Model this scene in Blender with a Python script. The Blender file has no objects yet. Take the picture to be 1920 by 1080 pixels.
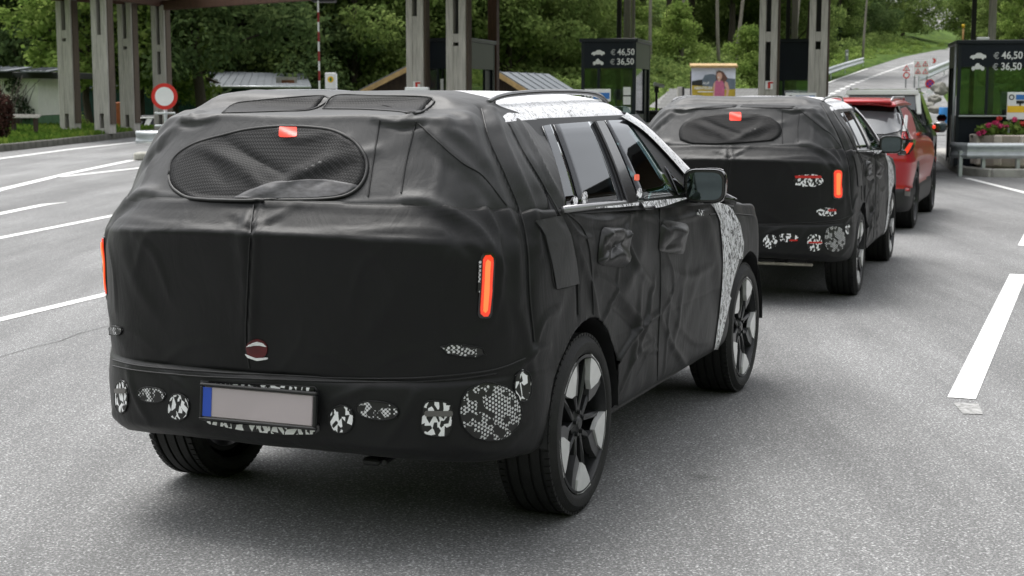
import bpy, bmesh, math, random
import numpy as np
from mathutils import Vector, Matrix
from mathutils.bvhtree import BVHTree
random.seed(7); RNG = np.random.default_rng(7)
scn = bpy.context.scene
COL = scn.collection

# ------------------------------------------------------------------ camera, sky, sun, exposure
F_PX, CAM_H, PITCH = 2856.13, 1.6738, 0.1290          # solved from the photograph (1920 px wide)
cam_d = bpy.data.cameras.new('camera'); cam = bpy.data.objects.new('camera', cam_d); COL.objects.link(cam)
cam.location = (0, 0, CAM_H); cam.rotation_euler = (math.pi/2 - PITCH, 0, 0)
cam_d.sensor_width = 36; cam_d.lens = 36*F_PX/1920; cam_d.clip_end = 3000; cam_d.clip_start = .05
cam_d.dof.use_dof = True; cam_d.dof.focus_distance = 6.6; cam_d.dof.aperture_fstop = 7.1
scn.camera = cam
SUN_EL, SUN_AZ = math.radians(68), math.radians(-45)   # high, from the front left, behind cloud
world = bpy.data.worlds.new('World'); scn.world = world; world.use_nodes = True
wt = world.node_tree; wt.nodes.clear()
sky = wt.nodes.new('ShaderNodeTexSky'); sky.sky_type = 'NISHITA'; sky.sun_disc = False
sky.sun_elevation = SUN_EL; sky.sun_rotation = SUN_AZ; sky.dust_density = 4; sky.air_density = 1.2
hsv = wt.nodes.new('ShaderNodeHueSaturation'); hsv.inputs['Saturation'].default_value = .13   # cloud cover
ctc = wt.nodes.new('ShaderNodeTexCoord'); cno = wt.nodes.new('ShaderNodeTexNoise')
cno.inputs['Scale'].default_value = 3.2; cno.inputs['Detail'].default_value = 5
cra = wt.nodes.new('ShaderNodeMapRange'); cra.inputs['From Min'].default_value = .3; cra.inputs['From Max'].default_value = .7
cra.inputs['To Min'].default_value = .72; cra.inputs['To Max'].default_value = 1.25
cmx = wt.nodes.new('ShaderNodeMix'); cmx.data_type = 'RGBA'; cmx.blend_type = 'MULTIPLY'; cmx.inputs['Factor'].default_value = 1
bg = wt.nodes.new('ShaderNodeBackground'); bg.inputs['Strength'].default_value = .145
wo = wt.nodes.new('ShaderNodeOutputWorld'); wl = wt.links
wl.new(sky.outputs[0], hsv.inputs['Color']); wl.new(ctc.outputs['Generated'], cno.inputs['Vector'])
wl.new(cno.outputs['Fac'], cra.inputs['Value']); wl.new(hsv.outputs[0], cmx.inputs['A']); wl.new(cra.outputs[0], cmx.inputs['B'])
wl.new(cmx.outputs['Result'], bg.inputs['Color']); wl.new(bg.outputs[0], wo.inputs[0])
sun_d = bpy.data.lights.new('sun', 'SUN'); sun_d.energy = 1.1; sun_d.angle = math.radians(35); sun_d.color = (1, .97, .92)
sun = bpy.data.objects.new('sun', sun_d); COL.objects.link(sun)
sd = Vector((math.sin(SUN_AZ)*math.cos(SUN_EL), math.cos(SUN_AZ)*math.cos(SUN_EL), math.sin(SUN_EL)))
sun.rotation_euler = sd.to_track_quat('Z', 'Y').to_euler()
vs = scn.view_settings; vs.view_transform = 'Standard'; vs.look = 'None'; vs.exposure = 1.1; vs.gamma = 1; vs.use_curve_mapping = False
scn.render.engine = 'CYCLES'
try:
    scn.cycles.use_denoising = True; scn.cycles.denoiser = 'OPENIMAGEDENOISE'
    scn.cycles.max_bounces = 6; scn.cycles.transparent_max_bounces = 12; scn.cycles.sample_clamp_indirect = 4
except Exception: pass

# ------------------------------------------------------------------ measured points
cP, sP = math.cos(PITCH), math.sin(PITCH)
def ray(x, y):
    u, v = (x-960)/F_PX, (540-y)/F_PX
    return np.array([u, cP+sP*v, -sP+cP*v])
def at(x, y, Y):
    r = ray(x, y); k = Y/r[1]; return Vector((r[0]*k, Y, CAM_H+r[2]*k))
def on(x, y, z=0.):
    r = ray(x, y); k = (z-CAM_H)/r[2]; return Vector((r[0]*k, r[1]*k, z))
RY0, RA = 75., .045
def ramp(x, y):                                          # point on the climbing road
    r = ray(x, y); k = (-RA*RY0-CAM_H)/(r[2]-RA*r[1]); return Vector((r[0]*k, r[1]*k, CAM_H+r[2]*k))

# ------------------------------------------------------------------ materials
MATS = {}
def nodes(name):
    m = bpy.data.materials.new(name); m.use_nodes = True; nt = m.node_tree
    return m, nt, nt.nodes['Principled BSDF'], nt.links
def N(nt, typ, **kw):
    n = nt.nodes.new(typ)
    for k, v in kw.items():
        if k in n.inputs: n.inputs[k].default_value = v
        else: setattr(n, k, v)
    return n
def ramp_node(nt, stops, interp='LINEAR'):
    r = nt.nodes.new('ShaderNodeValToRGB'); r.color_ramp.interpolation = interp; e = r.color_ramp.elements
    e[0].position, e[0].color = stops[0][0], (*stops[0][1], 1); e[1].position, e[1].color = stops[-1][0], (*stops[-1][1], 1)
    for p, c in stops[1:-1]:
        q = e.new(p); q.color = (*c, 1)
    return r
def pm(name, col, rough=.6, metal=0., var=.18, scale=4., bump=0., bscale=60., spec=.5, coat=0., stretch=(1,1,1), emit=0., ecol=None):
    if name in MATS: return MATS[name]
    m, nt, b, L = nodes(name)
    tc = N(nt, 'ShaderNodeTexCoord'); mp = N(nt, 'ShaderNodeMapping'); mp.inputs['Scale'].default_value = stretch
    L.new(tc.outputs['Object'], mp.inputs['Vector'])
    n = N(nt, 'ShaderNodeTexNoise', Scale=scale, Detail=6., Roughness=.62); L.new(mp.outputs[0], n.inputs['Vector'])
    lo = tuple(max(0, c*(1-var)) for c in col); hi = tuple(min(1, c*(1+var)) for c in col)
    r = ramp_node(nt, [(.3, lo), (.7, hi)]); L.new(n.outputs['Fac'], r.inputs[0]); L.new(r.outputs[0], b.inputs['Base Color'])
    b.inputs['Roughness'].default_value = rough; b.inputs['Metallic'].default_value = metal
    b.inputs['Specular IOR Level'].default_value = spec; b.inputs['Coat Weight'].default_value = coat; b.inputs['Coat Roughness'].default_value = .06
    if bump:
        n2 = N(nt, 'ShaderNodeTexNoise', Scale=bscale, Detail=4.); L.new(mp.outputs[0], n2.inputs['Vector'])
        bp = N(nt, 'ShaderNodeBump', Strength=bump, Distance=.01); L.new(n2.outputs['Fac'], bp.inputs['Height']); L.new(bp.outputs[0], b.inputs['Normal'])
    if emit:
        b.inputs['Emission Color'].default_value = (*(ecol or col), 1); b.inputs['Emission Strength'].default_value = emit
    MATS[name] = m; return m

def asphalt_mat():
    m, nt, b, L = nodes('asphalt'); tc = N(nt, 'ShaderNodeTexCoord')
    def nz(s, d=3., r=.6, stretch=None):
        n = N(nt, 'ShaderNodeTexNoise', Scale=s, Detail=d, Roughness=r); src = tc.outputs['Object']
        if stretch:
            mp = N(nt, 'ShaderNodeMapping'); mp.inputs['Scale'].default_value = stretch; mp.inputs['Rotation'].default_value = (0, 0, .36); L.new(src, mp.inputs['Vector']); src = mp.outputs[0]
        L.new(src, n.inputs['Vector']); return n
    big = nz(.22, 4); rb = ramp_node(nt, [(.3, (.145, .146, .147)), (.7, (.212, .213, .213))]); L.new(big.outputs['Fac'], rb.inputs[0])
    st = nz(.8, 5, .65, (1.3, .12, 1)); rs = ramp_node(nt, [(.36, (.70,)*3), (.64, (1.12,)*3)]); L.new(st.outputs['Fac'], rs.inputs[0])
    gr = nz(95., 2, .7); rg = ramp_node(nt, [(.32, (.5,)*3), (.52, (.95,)*3), (.7, (1.75,)*3)]); L.new(gr.outputs['Fac'], rg.inputs[0])
    g2 = N(nt, 'ShaderNodeTexVoronoi', Scale=130.); L.new(tc.outputs['Object'], g2.inputs['Vector'])
    rv = ramp_node(nt, [(0., (.82,)*3), (.8, (1.0,)*3), (.93, (1.9,)*3)]); sep = N(nt, 'ShaderNodeSeparateColor'); L.new(g2.outputs['Color'], sep.inputs[0]); L.new(sep.outputs[0], rv.inputs[0])
    sp_ = N(nt, 'ShaderNodeTexVoronoi', Scale=.9); L.new(tc.outputs['Object'], sp_.inputs['Vector']); rp_ = ramp_node(nt, [(.02, (.62,)*3), (.09, (1.,)*3)]); L.new(sp_.outputs['Distance'], rp_.inputs[0])
    cur = rb.outputs[0]
    for o in (rs, rg, rv, rp_):
        mx = N(nt, 'ShaderNodeMix', data_type='RGBA', blend_type='MULTIPLY'); mx.inputs['Factor'].default_value = 1
        L.new(cur, mx.inputs['A']); L.new(o.outputs[0], mx.inputs['B']); cur = mx.outputs['Result']
    L.new(cur, b.inputs['Base Color']); b.inputs['Roughness'].default_value = .82; b.inputs['Specular IOR Level'].default_value = .35
    bp = N(nt, 'ShaderNodeBump', Strength=.35, Distance=.004); L.new(gr.outputs['Fac'], bp.inputs['Height']); L.new(bp.outputs[0], b.inputs['Normal'])
    return m
M_ASPH = asphalt_mat()

def paint_line_mat():
    m, nt, b, L = nodes('road_paint'); tc = N(nt, 'ShaderNodeTexCoord')
    n = N(nt, 'ShaderNodeTexNoise', Scale=22., Detail=6., Roughness=.75); L.new(tc.outputs['Object'], n.inputs['Vector'])
    r = ramp_node(nt, [(.33, (.2, .2, .198)), (.43, (.58, .58, .57)), (.62, (.78, .78, .77))]); L.new(n.outputs['Fac'], r.inputs[0]); L.new(r.outputs[0], b.inputs['Base Color'])
    b.inputs['Roughness'].default_value = .7; return m
M_LINE = paint_line_mat()

def fabric_mat(name, col, rough, spec, weave=900.):
    m, nt, b, L = nodes(name); tc = N(nt, 'ShaderNodeTexCoord')
    n = N(nt, 'ShaderNodeTexNoise', Scale=2.4, Detail=7., Roughness=.6); L.new(tc.outputs['Object'], n.inputs['Vector'])
    r = ramp_node(nt, [(.3, tuple(c*.8 for c in col)), (.7, tuple(c*1.2 for c in col))]); L.new(n.outputs['Fac'], r.inputs[0]); L.new(r.outputs[0], b.inputs['Base Color'])
    rr = N(nt, 'ShaderNodeMapRange'); rr.inputs['To Min'].default_value = rough-.08; rr.inputs['To Max'].default_value = rough+.1
    L.new(n.outputs['Fac'], rr.inputs['Value']); L.new(rr.outputs[0], b.inputs['Roughness'])
    b.inputs['Specular IOR Level'].default_value = spec
    b.inputs['Sheen Weight'].default_value = .04; b.inputs['Sheen Roughness'].default_value = .5
    # fine creases of the cloth
    mp = N(nt, 'ShaderNodeMapping'); mp.inputs['Scale'].default_value = (5, 5, 2.2); mp.inputs['Rotation'].default_value = (.5, .2, .3); L.new(tc.outputs['Object'], mp.inputs['Vector'])
    n2 = N(nt, 'ShaderNodeTexNoise', Scale=1.6, Detail=5., Roughness=.55, Distortion=.8); L.new(mp.outputs[0], n2.inputs['Vector'])
    b1 = N(nt, 'ShaderNodeBump', Strength=.16, Distance=.03); L.new(n2.outputs['Fac'], b1.inputs['Height'])
    n3 = N(nt, 'ShaderNodeTexNoise', Scale=weave, Detail=1.); L.new(tc.outputs['Object'], n3.inputs['Vector'])
    b2 = N(nt, 'ShaderNodeBump', Strength=.15, Distance=.001); L.new(n3.outputs['Fac'], b2.inputs['Height']); L.new(b1.outputs[0], b2.inputs['Normal']); L.new(b2.outputs[0], b.inputs['Normal'])
    return m
M_FAB = fabric_mat('black_vinyl_cloth_lit', (.0175, .0178, .019), .5, .5)  # cloth colour lightened for the sky light on upward-facing covers
M_FABH = fabric_mat('black_vinyl_cloth_shaded', (.0066, .0068, .0075), .46, .27)  # same cloth, colour darkened for the shade on upright faces
M_POCKET = fabric_mat('glossy_vinyl', (.007, .007, .0075), .33, .35)

def camo_mat(name, scale, kind, wd=.03):
    m, nt, b, L = nodes(name); tc = N(nt, 'ShaderNodeTexCoord'); src = tc.outputs['Object']
    if kind == 'shard':
        v = N(nt, 'ShaderNodeTexVoronoi', Scale=scale, Randomness=1.); v.distance = 'EUCLIDEAN'
        mp = N(nt, 'ShaderNodeMapping'); mp.inputs['Scale'].default_value = (1, 1.35, .8); mp.inputs['Rotation'].default_value = (.6, .3, .2); L.new(src, mp.inputs['Vector']); L.new(mp.outputs[0], v.inputs['Vector'])
        sb = N(nt, 'ShaderNodeVectorMath', operation='SUBTRACT'); L.new(mp.outputs[0], sb.inputs[0]); L.new(v.outputs['Position'], sb.inputs[1])
        s2 = N(nt, 'ShaderNodeVectorMath', operation='SUBTRACT'); L.new(v.outputs['Color'], s2.inputs[0]); s2.inputs[1].default_value = (.5, .5, .5)
        dt = N(nt, 'ShaderNodeVectorMath', operation='DOT_PRODUCT'); L.new(sb.outputs[0], dt.inputs[0]); L.new(s2.outputs[0], dt.inputs[1])
        r = ramp_node(nt, [(0, (.01,)*3), (.499, (.01,)*3), (.5005, (.88, .88, .9))], 'CONSTANT')
        a1 = N(nt, 'ShaderNodeMath', operation='ADD'); a1.inputs[1].default_value = .504; L.new(dt.outputs['Value'], a1.inputs[0]); L.new(a1.outputs[0], r.inputs[0])
    elif kind == 'scribble':
        v = N(nt, 'ShaderNodeTexNoise', Scale=scale, Detail=2., Distortion=1.6)
        mp = N(nt, 'ShaderNodeMapping'); mp.inputs['Scale'].default_value = (1.7, 1., .8); mp.inputs['Rotation'].default_value = (.4, .5, .7); L.new(src, mp.inputs['Vector']); L.new(mp.outputs[0], v.inputs['Vector'])
        r = ramp_node(nt, [(0, (.74, .74, .77)), (.5-wd-.015, (.74, .74, .77)), (.5-wd, (.02,)*3), (.5+wd, (.02,)*3), (.515+wd, (.74, .74, .77))]); L.new(v.outputs['Fac'], r.inputs[0])
    else:                                                   # dots: net over printed film
        v = N(nt, 'ShaderNodeTexVoronoi', Scale=scale, Randomness=1.); L.new(src, v.inputs['Vector'])
        s = N(nt, 'ShaderNodeSeparateColor'); L.new(v.outputs['Color'], s.inputs[0])
        g = N(nt, 'ShaderNodeTexVoronoi', Scale=95., Randomness=.0); 
        mp = N(nt, 'ShaderNodeMapping'); mp.inputs['Rotation'].default_value = (.785, 0, 0); L.new(src, mp.inputs['Vector']); L.new(mp.outputs[0], g.inputs['Vector'])
        a = N(nt, 'ShaderNodeMath', operation='LESS_THAN'); a.inputs[1].default_value = .47; L.new(g.outputs['Distance'], a.inputs[0])
        c = N(nt, 'ShaderNodeMath', operation='GREATER_THAN'); c.inputs[1].default_value = .4; L.new(s.outputs[0], c.inputs[0])
        mu = N(nt, 'ShaderNodeMath', operation='MULTIPLY'); L.new(a.outputs[0], mu.inputs[0]); L.new(c.outputs[0], mu.inputs[1])
        r = ramp_node(nt, [(0, (.014,)*3), (1, (.68, .68, .7))]); L.new(mu.outputs[0], r.inputs[0])
    L.new(r.outputs[0], b.inputs['Base Color']); b.inputs['Roughness'].default_value = .38
    return m
M_SHARD = camo_mat('camouflage_film_shards', 37., 'shard'); M_SCRIB = camo_mat('camouflage_film_scribble', 15., 'scribble'); M_ROOFF = camo_mat('camouflage_film_roof', 19., 'scribble', .007); M_DOTS = camo_mat('camouflage_under_net', 42., 'dots')

def net_mat():
    m, nt, b, L = nodes('black_net'); tc = N(nt, 'ShaderNodeTexCoord')
    mp = N(nt, 'ShaderNodeMapping'); mp.inputs['Rotation'].default_value = (.75, 0, 0); L.new(tc.outputs['Object'], mp.inputs['Vector'])
    g = N(nt, 'ShaderNodeTexVoronoi', Scale=118., Randomness=0.); L.new(mp.outputs[0], g.inputs['Vector'])
    r = ramp_node(nt, [(.3, (.02, .02, .022)), (.5, (.004, .004, .0045))]); L.new(g.outputs['Distance'], r.inputs[0]); L.new(r.outputs[0], b.inputs['Base Color'])
    b.inputs['Roughness'].default_value = .6; b.inputs['Specular IOR Level'].default_value = .22
    bp = N(nt, 'ShaderNodeBump', Strength=.5, Distance=.003); L.new(g.outputs['Distance'], bp.inputs['Height']); L.new(bp.outputs[0], b.inputs['Normal']); return m
M_NET = net_mat()

def glass_mat(name, tint, refl=1.45):
    m = bpy.data.materials.new(name); m.use_nodes = True; nt = m.node_tree; nt.nodes.clear(); L = nt.links
    o = N(nt, 'ShaderNodeOutputMaterial'); t = N(nt, 'ShaderNodeBsdfTransparent'); t.inputs['Color'].default_value = (*tint, 1)
    g = N(nt, 'ShaderNodeBsdfGlossy', Roughness=.015); g.inputs['Color'].default_value = (.95, .97, 1, 1)
    fr = N(nt, 'ShaderNodeFresnel', IOR=refl); mx = N(nt, 'ShaderNodeMixShader')
    L.new(fr.outputs[0], mx.inputs[0]); L.new(t.outputs[0], mx.inputs[1]); L.new(g.outputs[0], mx.inputs[2]); L.new(mx.outputs[0], o.inputs[0]); return m
M_GLASS = glass_mat('tinted_glass', (.10, .13, .13), 1.72); M_GLASSF = glass_mat('front_glass', (.42, .52, .50), 1.8); M_BOOTHG = glass_mat('booth_glass', (.55, .62, .58), 1.6)

M_RUB = pm('tyre_rubber', (.014, .014, .0145), .62, var=.3, scale=14, bump=.25, bscale=160, spec=.35)
M_DARK = pm('dark_plastic', (.012, .012, .013), .55, var=.2)
M_BLK = pm('gloss_black', (.012, .012, .013), .18, coat=.5, var=.1)
M_FRAME = pm('satin_black_frame', (.008, .008, .009), .42, var=.1, spec=.25)
M_RIMD = pm('dark_alloy', (.035, .036, .038), .35, metal=.5, var=.15, scale=9)
M_RIMS = pm('machined_alloy', (.74, .74, .74), .28, metal=.3, var=.06, scale=30)
M_DISC = pm('brake_disc', (.18, .17, .16), .45, metal=.9, var=.3, scale=20)
M_TRIM = pm('grey_belt_trim', (.30, .30, .31), .3, metal=.6, var=.06)
M_BRAKE = pm('lit_brake_light', (.4, .02, .012), .4, var=.05, emit=.42, ecol=(1., .055, .02))
M_LAMP = pm('lit_tail_lamp', (.5, .03, .015), .12, var=.03, coat=.6, emit=.34, ecol=(1., .06, .02))
M_LAMPC = pm('lit_tail_lamp_core', (.8, .15, .04), .35, var=.03, emit=.5, ecol=(1., .19, .05))
M_LAMPOFF = pm('red_lens', (.35, .012, .01), .15, coat=.6, var=.1)
M_PLATE = pm('plate_face', (.42, .37, .385), .4, var=.05, scale=3)
M_BLUE = pm('plate_blue', (.02, .07, .42), .4, var=.05)
M_CABIN = pm('cabin_trim', (.02, .02, .021), .8, var=.2)
M_CABG = pm('dashboard_grey', (.16, .18, .19), .7, var=.15)
M_GREEN = pm('green_display', (.02, .5, .1), .5, emit=.5, ecol=(.03, .6, .1))
M_ORANGE = pm('orange_tag', (.8, .1, .03), .5, var=.05)
M_REDP = pm('red_car_paint', (.37, .005, .012), .28, coat=.45, var=.04, scale=2)
M_NAVY = pm('dark_blue_paint', (.012, .015, .022), .35, coat=.25, spec=.3, var=.05)
M_WHITEP = pm('white_car_paint', (.72, .72, .71), .22, coat=1., var=.03)
M_CONC = pm('concrete', (.33, .32, .30), .9, var=.3, scale=3, bump=.5, bscale=40)
M_CONCP = pm('pale_concrete', (.48, .42, .37), .85, var=.16, scale=5, bump=.3, bscale=50)
M_KERBS = pm('mossy_kerb_stone', (.10, .098, .085), .95, var=.45, scale=2.6, bump=.6, bscale=25)
M_ZINC = pm('galvanised_steel', (.50, .53, .55), .42, metal=.55, var=.12, scale=7)
M_WOODG = pm('weathered_grey_wood', (.44, .42, .395), .85, var=.32, scale=3.2, bump=.5, bscale=18, stretch=(9, 9, .55))
M_WOODB = pm('brown_stained_wood', (.085, .04, .026), .75, var=.35, scale=3, bump=.4, bscale=18, stretch=(9, 9, .55))
M_WOODD = pm('dark_hut_wood', (.045, .03, .02), .85, var=.4, scale=3, bump=.5, bscale=20, stretch=(6, 6, .6))
M_WOODY = pm('pale_verge_board', (.36, .24, .10), .7, var=.25, scale=5)
M_BOOTH = pm('anthracite_panel', (.009, .013, .02), .45, var=.12, scale=2, spec=.2)
M_BOOTH2 = pm('anthracite_trim', (.013, .017, .022), .42, var=.12, scale=2, spec=.25)
M_WHITE = pm('white_print', (.75, .76, .76), .5, var=.04)
M_SIGNW = pm('white_sign', (.76, .77, .78), .4, var=.04)
M_SIGNR = pm('red_sign', (.55, .02, .015), .4, var=.06)
M_SIGNB = pm('blue_sign', (.03, .16, .48), .4, var=.06)
M_SIGNY = pm('yellow_sign', (.8, .5, .02), .45, var=.06)
M_SIGNP = pm('purple_blue_sign', (.05, .05, .35), .4, var=.06)
M_BLACKP = pm('black_print', (.01, .01, .01), .5, var=.05)
M_ROOF = pm('grey_sheet_roof', (.14, .155, .17), .55, metal=.3, var=.15, scale=2)
M_GWALL = pm('dark_green_boards', (.01, .05, .045), .75, var=.3, scale=3, bump=.3, bscale=20)
M_RENDER = pm('white_render', (.8, .81, .76), .9, var=.08, scale=3, bump=.2, bscale=60)
M_GREENB = pm('green_plinth', (.09, .19, .10), .85, var=.15)
M_EAVE = pm('dark_eave', (.02, .021, .022), .7, var=.2)
M_ROCK = pm('pale_rock', (.17, .165, .145), .92, var=.4, scale=1.6, bump=.8, bscale=6)
M_BARK = pm('bark', (.055, .045, .034), .95, var=.4, scale=5, bump=.8, bscale=18, stretch=(4, 4, .7))
M_SHING = pm('grey_shingle', (.19, .19, .185), .9, var=.3, scale=6, bump=.4, bscale=30)
M_TAR = pm('tar_crack', (.075, .075, .074), .8, var=.2)
M_BARREL = pm('blue_plastic', (.03, .2, .5), .4, var=.1)
M_SKIN = pm('printed_skin', (.6, .36, .27), .5, var=.06); M_HAIR = pm('printed_hair', (.12, .05, .035), .5, var=.3, scale=9)
M_PINK = pm('printed_pink', (.48, .12, .22), .5, var=.18, scale=8); M_PSKY = pm('printed_sky', (.6, .62, .72), .4, var=.2, scale=1.2)
M_PMT = pm('printed_mountain', (.12, .15, .19), .4, var=.3, scale=2); M_PFIELD = pm('printed_field', (.42, .30, .03), .4, var=.3, scale=4)
M_SIGNGREY = pm('grey_sign_back', (.22, .23, .24), .5, metal=.4, var=.1)

def leaf_mat(name, a, bcol, c, trans=.25):
    m = bpy.data.materials.new(name); m.use_nodes = True; nt = m.node_tree; nt.nodes.clear(); L = nt.links
    o = N(nt, 'ShaderNodeOutputMaterial'); ge = N(nt, 'ShaderNodeNewGeometry'); n = N(nt, 'ShaderNodeTexNoise', Scale=.55, Detail=3.)
    L.new(ge.outputs['Position'], n.inputs['Vector']); ad = N(nt, 'ShaderNodeMath', operation='MULTIPLY_ADD'); ad.inputs[1].default_value = .4; 
    L.new(ge.outputs['Random Per Island'], ad.inputs[0]); L.new(n.outputs['Fac'], ad.inputs[2])
    r = ramp_node(nt, [(.42, a), (.7, bcol), (.95, c)]); L.new(ad.outputs[0], r.inputs[0])
    d = N(nt, 'ShaderNodeBsdfDiffuse'); t = N(nt, 'ShaderNodeBsdfTranslucent'); mx = N(nt, 'ShaderNodeMixShader'); mx.inputs[0].default_value = trans
    L.new(r.outputs[0], d.inputs['Color']); L.new(r.outputs[0], t.inputs['Color']); L.new(d.outputs[0], mx.inputs[1]); L.new(t.outputs[0], mx.inputs[2]); L.new(mx.outputs[0], o.inputs[0]); return m
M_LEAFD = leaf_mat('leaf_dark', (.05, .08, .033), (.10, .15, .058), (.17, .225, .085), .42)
M_LEAFM = leaf_mat('leaf_mid', (.088, .135, .04), (.165, .23, .07), (.26, .33, .105), .42)
M_LEAFL = leaf_mat('leaf_light', (.095, .155, .036), (.185, .27, .066), (.30, .38, .11), .42)
M_LEAFN = leaf_mat('needles', (.014, .026, .015), (.027, .046, .025), (.05, .078, .04), .15)
M_GRASS = leaf_mat('grass_blades', (.05, .10, .018), (.10, .18, .03), (.19, .26, .05))
M_RUSSET = leaf_mat('russet_leaves', (.03, .015, .012), (.06, .03, .025), (.11, .06, .05))
M_FLOWP = pm('pink_petals', (.62, .05, .18), .6, var=.25, scale=20); M_FLOWR = pm('red_petals', (.6, .035, .03), .6, var=.25, scale=20)
def ground_mat():
    m, nt, b, L = nodes('meadow_ground'); tc = N(nt, 'ShaderNodeTexCoord')
    n = N(nt, 'ShaderNodeTexNoise', Scale=.5, Detail=9., Roughness=.75); L.new(tc.outputs['Object'], n.inputs['Vector'])
    r = ramp_node(nt, [(.3, (.02, .042, .01)), (.5, (.06, .105, .02)), (.62, (.115, .165, .035)), (.8, (.15, .15, .07))]); L.new(n.outputs['Fac'], r.inputs[0]); L.new(r.outputs[0], b.inputs['Base Color'])
    b.inputs['Roughness'].default_value = 1; b.inputs['Specular IOR Level'].default_value = .1
    n2 = N(nt, 'ShaderNodeTexNoise', Scale=5., Detail=6.); L.new(tc.outputs['Object'], n2.inputs['Vector'])
    bp = N(nt, 'ShaderNodeBump', Strength=1., Distance=.3); L.new(n2.outputs['Fac'], bp.inputs['Height']); L.new(bp.outputs[0], b.inputs['Normal']); return m
M_GROUND = ground_mat()

# ------------------------------------------------------------------ mesh helpers
class MB:
    def __init__(s): s.v = []; s.f = []; s.m = []
    def add(s, vs, fs, mi=0):
        o = len(s.v); s.v += [tuple(map(float, p)) for p in vs]; s.f += [tuple(i+o for i in f) for f in fs]; s.m += [mi]*len(fs); return s
    def box(s, c, d, rz=0., M=None, mi=0, bev=0.):
        x, y, z = d[0]/2, d[1]/2, d[2]/2
        if bev:
            b = min(bev, x*.9, y*.9, z*.9); pts = []
            for sx in (-1, 1):
                for sy in (-1, 1):
                    for sz in (-1, 1):
                        pts += [(sx*(x-b), sy*(y-b), sz*z), (sx*(x-b), sy*y, sz*(z-b)), (sx*x, sy*(y-b), sz*(z-b))]
            bm = bmesh.new(); [bm.verts.new(p) for p in pts]; bmesh.ops.convex_hull(bm, input=bm.verts); bm.verts.index_update()
            vs = [v.co.copy() for v in bm.verts]; fs = [tuple(v.index for v in f.verts) for f in bm.faces]; bm.free()
        else:
            vs = [Vector((sx*x, sy*y, sz*z)) for sx in (-1, 1) for sy in (-1, 1) for sz in (-1, 1)]
            fs = [(0, 1, 3, 2), (4, 6, 7, 5), (0, 4, 5, 1), (2, 3, 7, 6), (0, 2, 6, 4), (1, 5, 7, 3)]
        R = M if M is not None else Matrix.Rotation(rz, 3, 'Z'); c = Vector(c)
        return s.add([R @ Vector(p)+c for p in vs], fs, mi)
    def prism(s, poly, a, b, ax=1, mi=0):
        """poly 2-D in the two other axes, extruded along ax from a to b"""
        n = len(poly); vs = []
        for t in (a, b):
            for p in poly:
                q = list(p); q.insert(ax, t); vs.append(q)
        fs = [tuple(range(n)), tuple(range(2*n-1, n-1, -1))]+[(i, i+n, (i+1) % n+n, (i+1) % n) for i in range(n)]
        return s.add(vs, fs, mi)
    def tube(s, pts, r, n=8, mi=0, closed=False, cap=True):
        P = [Vector(p) for p in pts]; k = len(P); rs = r if hasattr(r, '__len__') else [r]*k; vs = []; fs = []; up = None
        for i, p in enumerate(P):
            t = (P[(i+1) % k]-P[i-1]) if closed else (P[min(i+1, k-1)]-P[max(i-1, 0)])
            t = t.normalized() if t.length > 1e-9 else Vector((0, 0, 1))
            if up is None: up = t.orthogonal()
            up = (up-t*up.dot(t)); up = up.normalized() if up.length > 1e-6 else t.orthogonal().normalized(); w = t.cross(up)
            for j in range(n):
                a = 2*math.pi*j/n; vs.append(p+(up*math.cos(a)+w*math.sin(a))*rs[i])
        for i in range(k if closed else k-1):
            for j in range(n): fs.append((i*n+j, i*n+(j+1) % n, ((i+1) % k)*n+(j+1) % n, ((i+1) % k)*n+j))
        if cap and not closed: fs += [tuple(range(n-1, -1, -1)), tuple((k-1)*n+j for j in range(n))]
        return s.add(vs, fs, mi)
    def lathe(s, prof, n=40, mi=0, closed=False):
        """profile (radius, y) about the Y axis"""
        k = len(prof); vs = []; fs = []
        for i in range(n):
            a = 2*math.pi*i/n
            for r, y in prof: vs.append((r*math.cos(a), y, r*math.sin(a)))
        for i in range(n):
            for j in range(k if closed else k-1):
                j2 = (j+1) % k; fs.append((i*k+j, i*k+j2, ((i+1) % n)*k+j2, ((i+1) % n)*k+j))
        return s.add(vs, fs, mi)
    def mesh(s, name, smooth=False):
        me = bpy.data.meshes.new(name); me.from_pydata(s.v, [], s.f); me.update()
        if smooth: me.polygons.foreach_set('use_smooth', [True]*len(me.polygons))
        return me
def obj(name, geo, mat, parent=None, smooth=False, auto=None, loc=None, rot=None):
    me = geo.mesh(name, smooth) if isinstance(geo, MB) else geo
    if mat is not None and not me.materials:
        for m in (mat if isinstance(mat, (list, tuple)) else [mat]): me.materials.append(m)
        if isinstance(geo, MB) and isinstance(mat, (list, tuple)): me.polygons.foreach_set('material_index', geo.m)
    if smooth:
        me.polygons.foreach_set('use_smooth', [True]*len(me.polygons))
        if auto: me.set_sharp_from_angle(angle=math.radians(auto))
    o = bpy.data.objects.new(name, me); COL.objects.link(o)
    if parent is not None: o.parent = parent
    if loc is not None: o.location = loc
    if rot is not None: o.rotation_euler = rot
    return o
def tag(o, label, cat, group=None):
    o['label'] = label; o['category'] = cat
    if group: o['group'] = group
    return o
def thing(name, label, cat, loc=(0, 0, 0), rz=0., group=None):
    o = bpy.data.objects.new(name, None); COL.objects.link(o); o.empty_display_size = .2
    o.location = loc; o.rotation_euler = (0, 0, rz); return tag(o, label, cat, group)
def struct(o): o['kind'] = 'structure'; return o
def stuff(o): o['kind'] = 'stuff'; return o
def copy_tree(o, parent=None):
    c = o.copy(); COL.objects.link(c); c.parent = parent
    for ch in list(o.children): copy_tree(ch, c)
    return c
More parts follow.
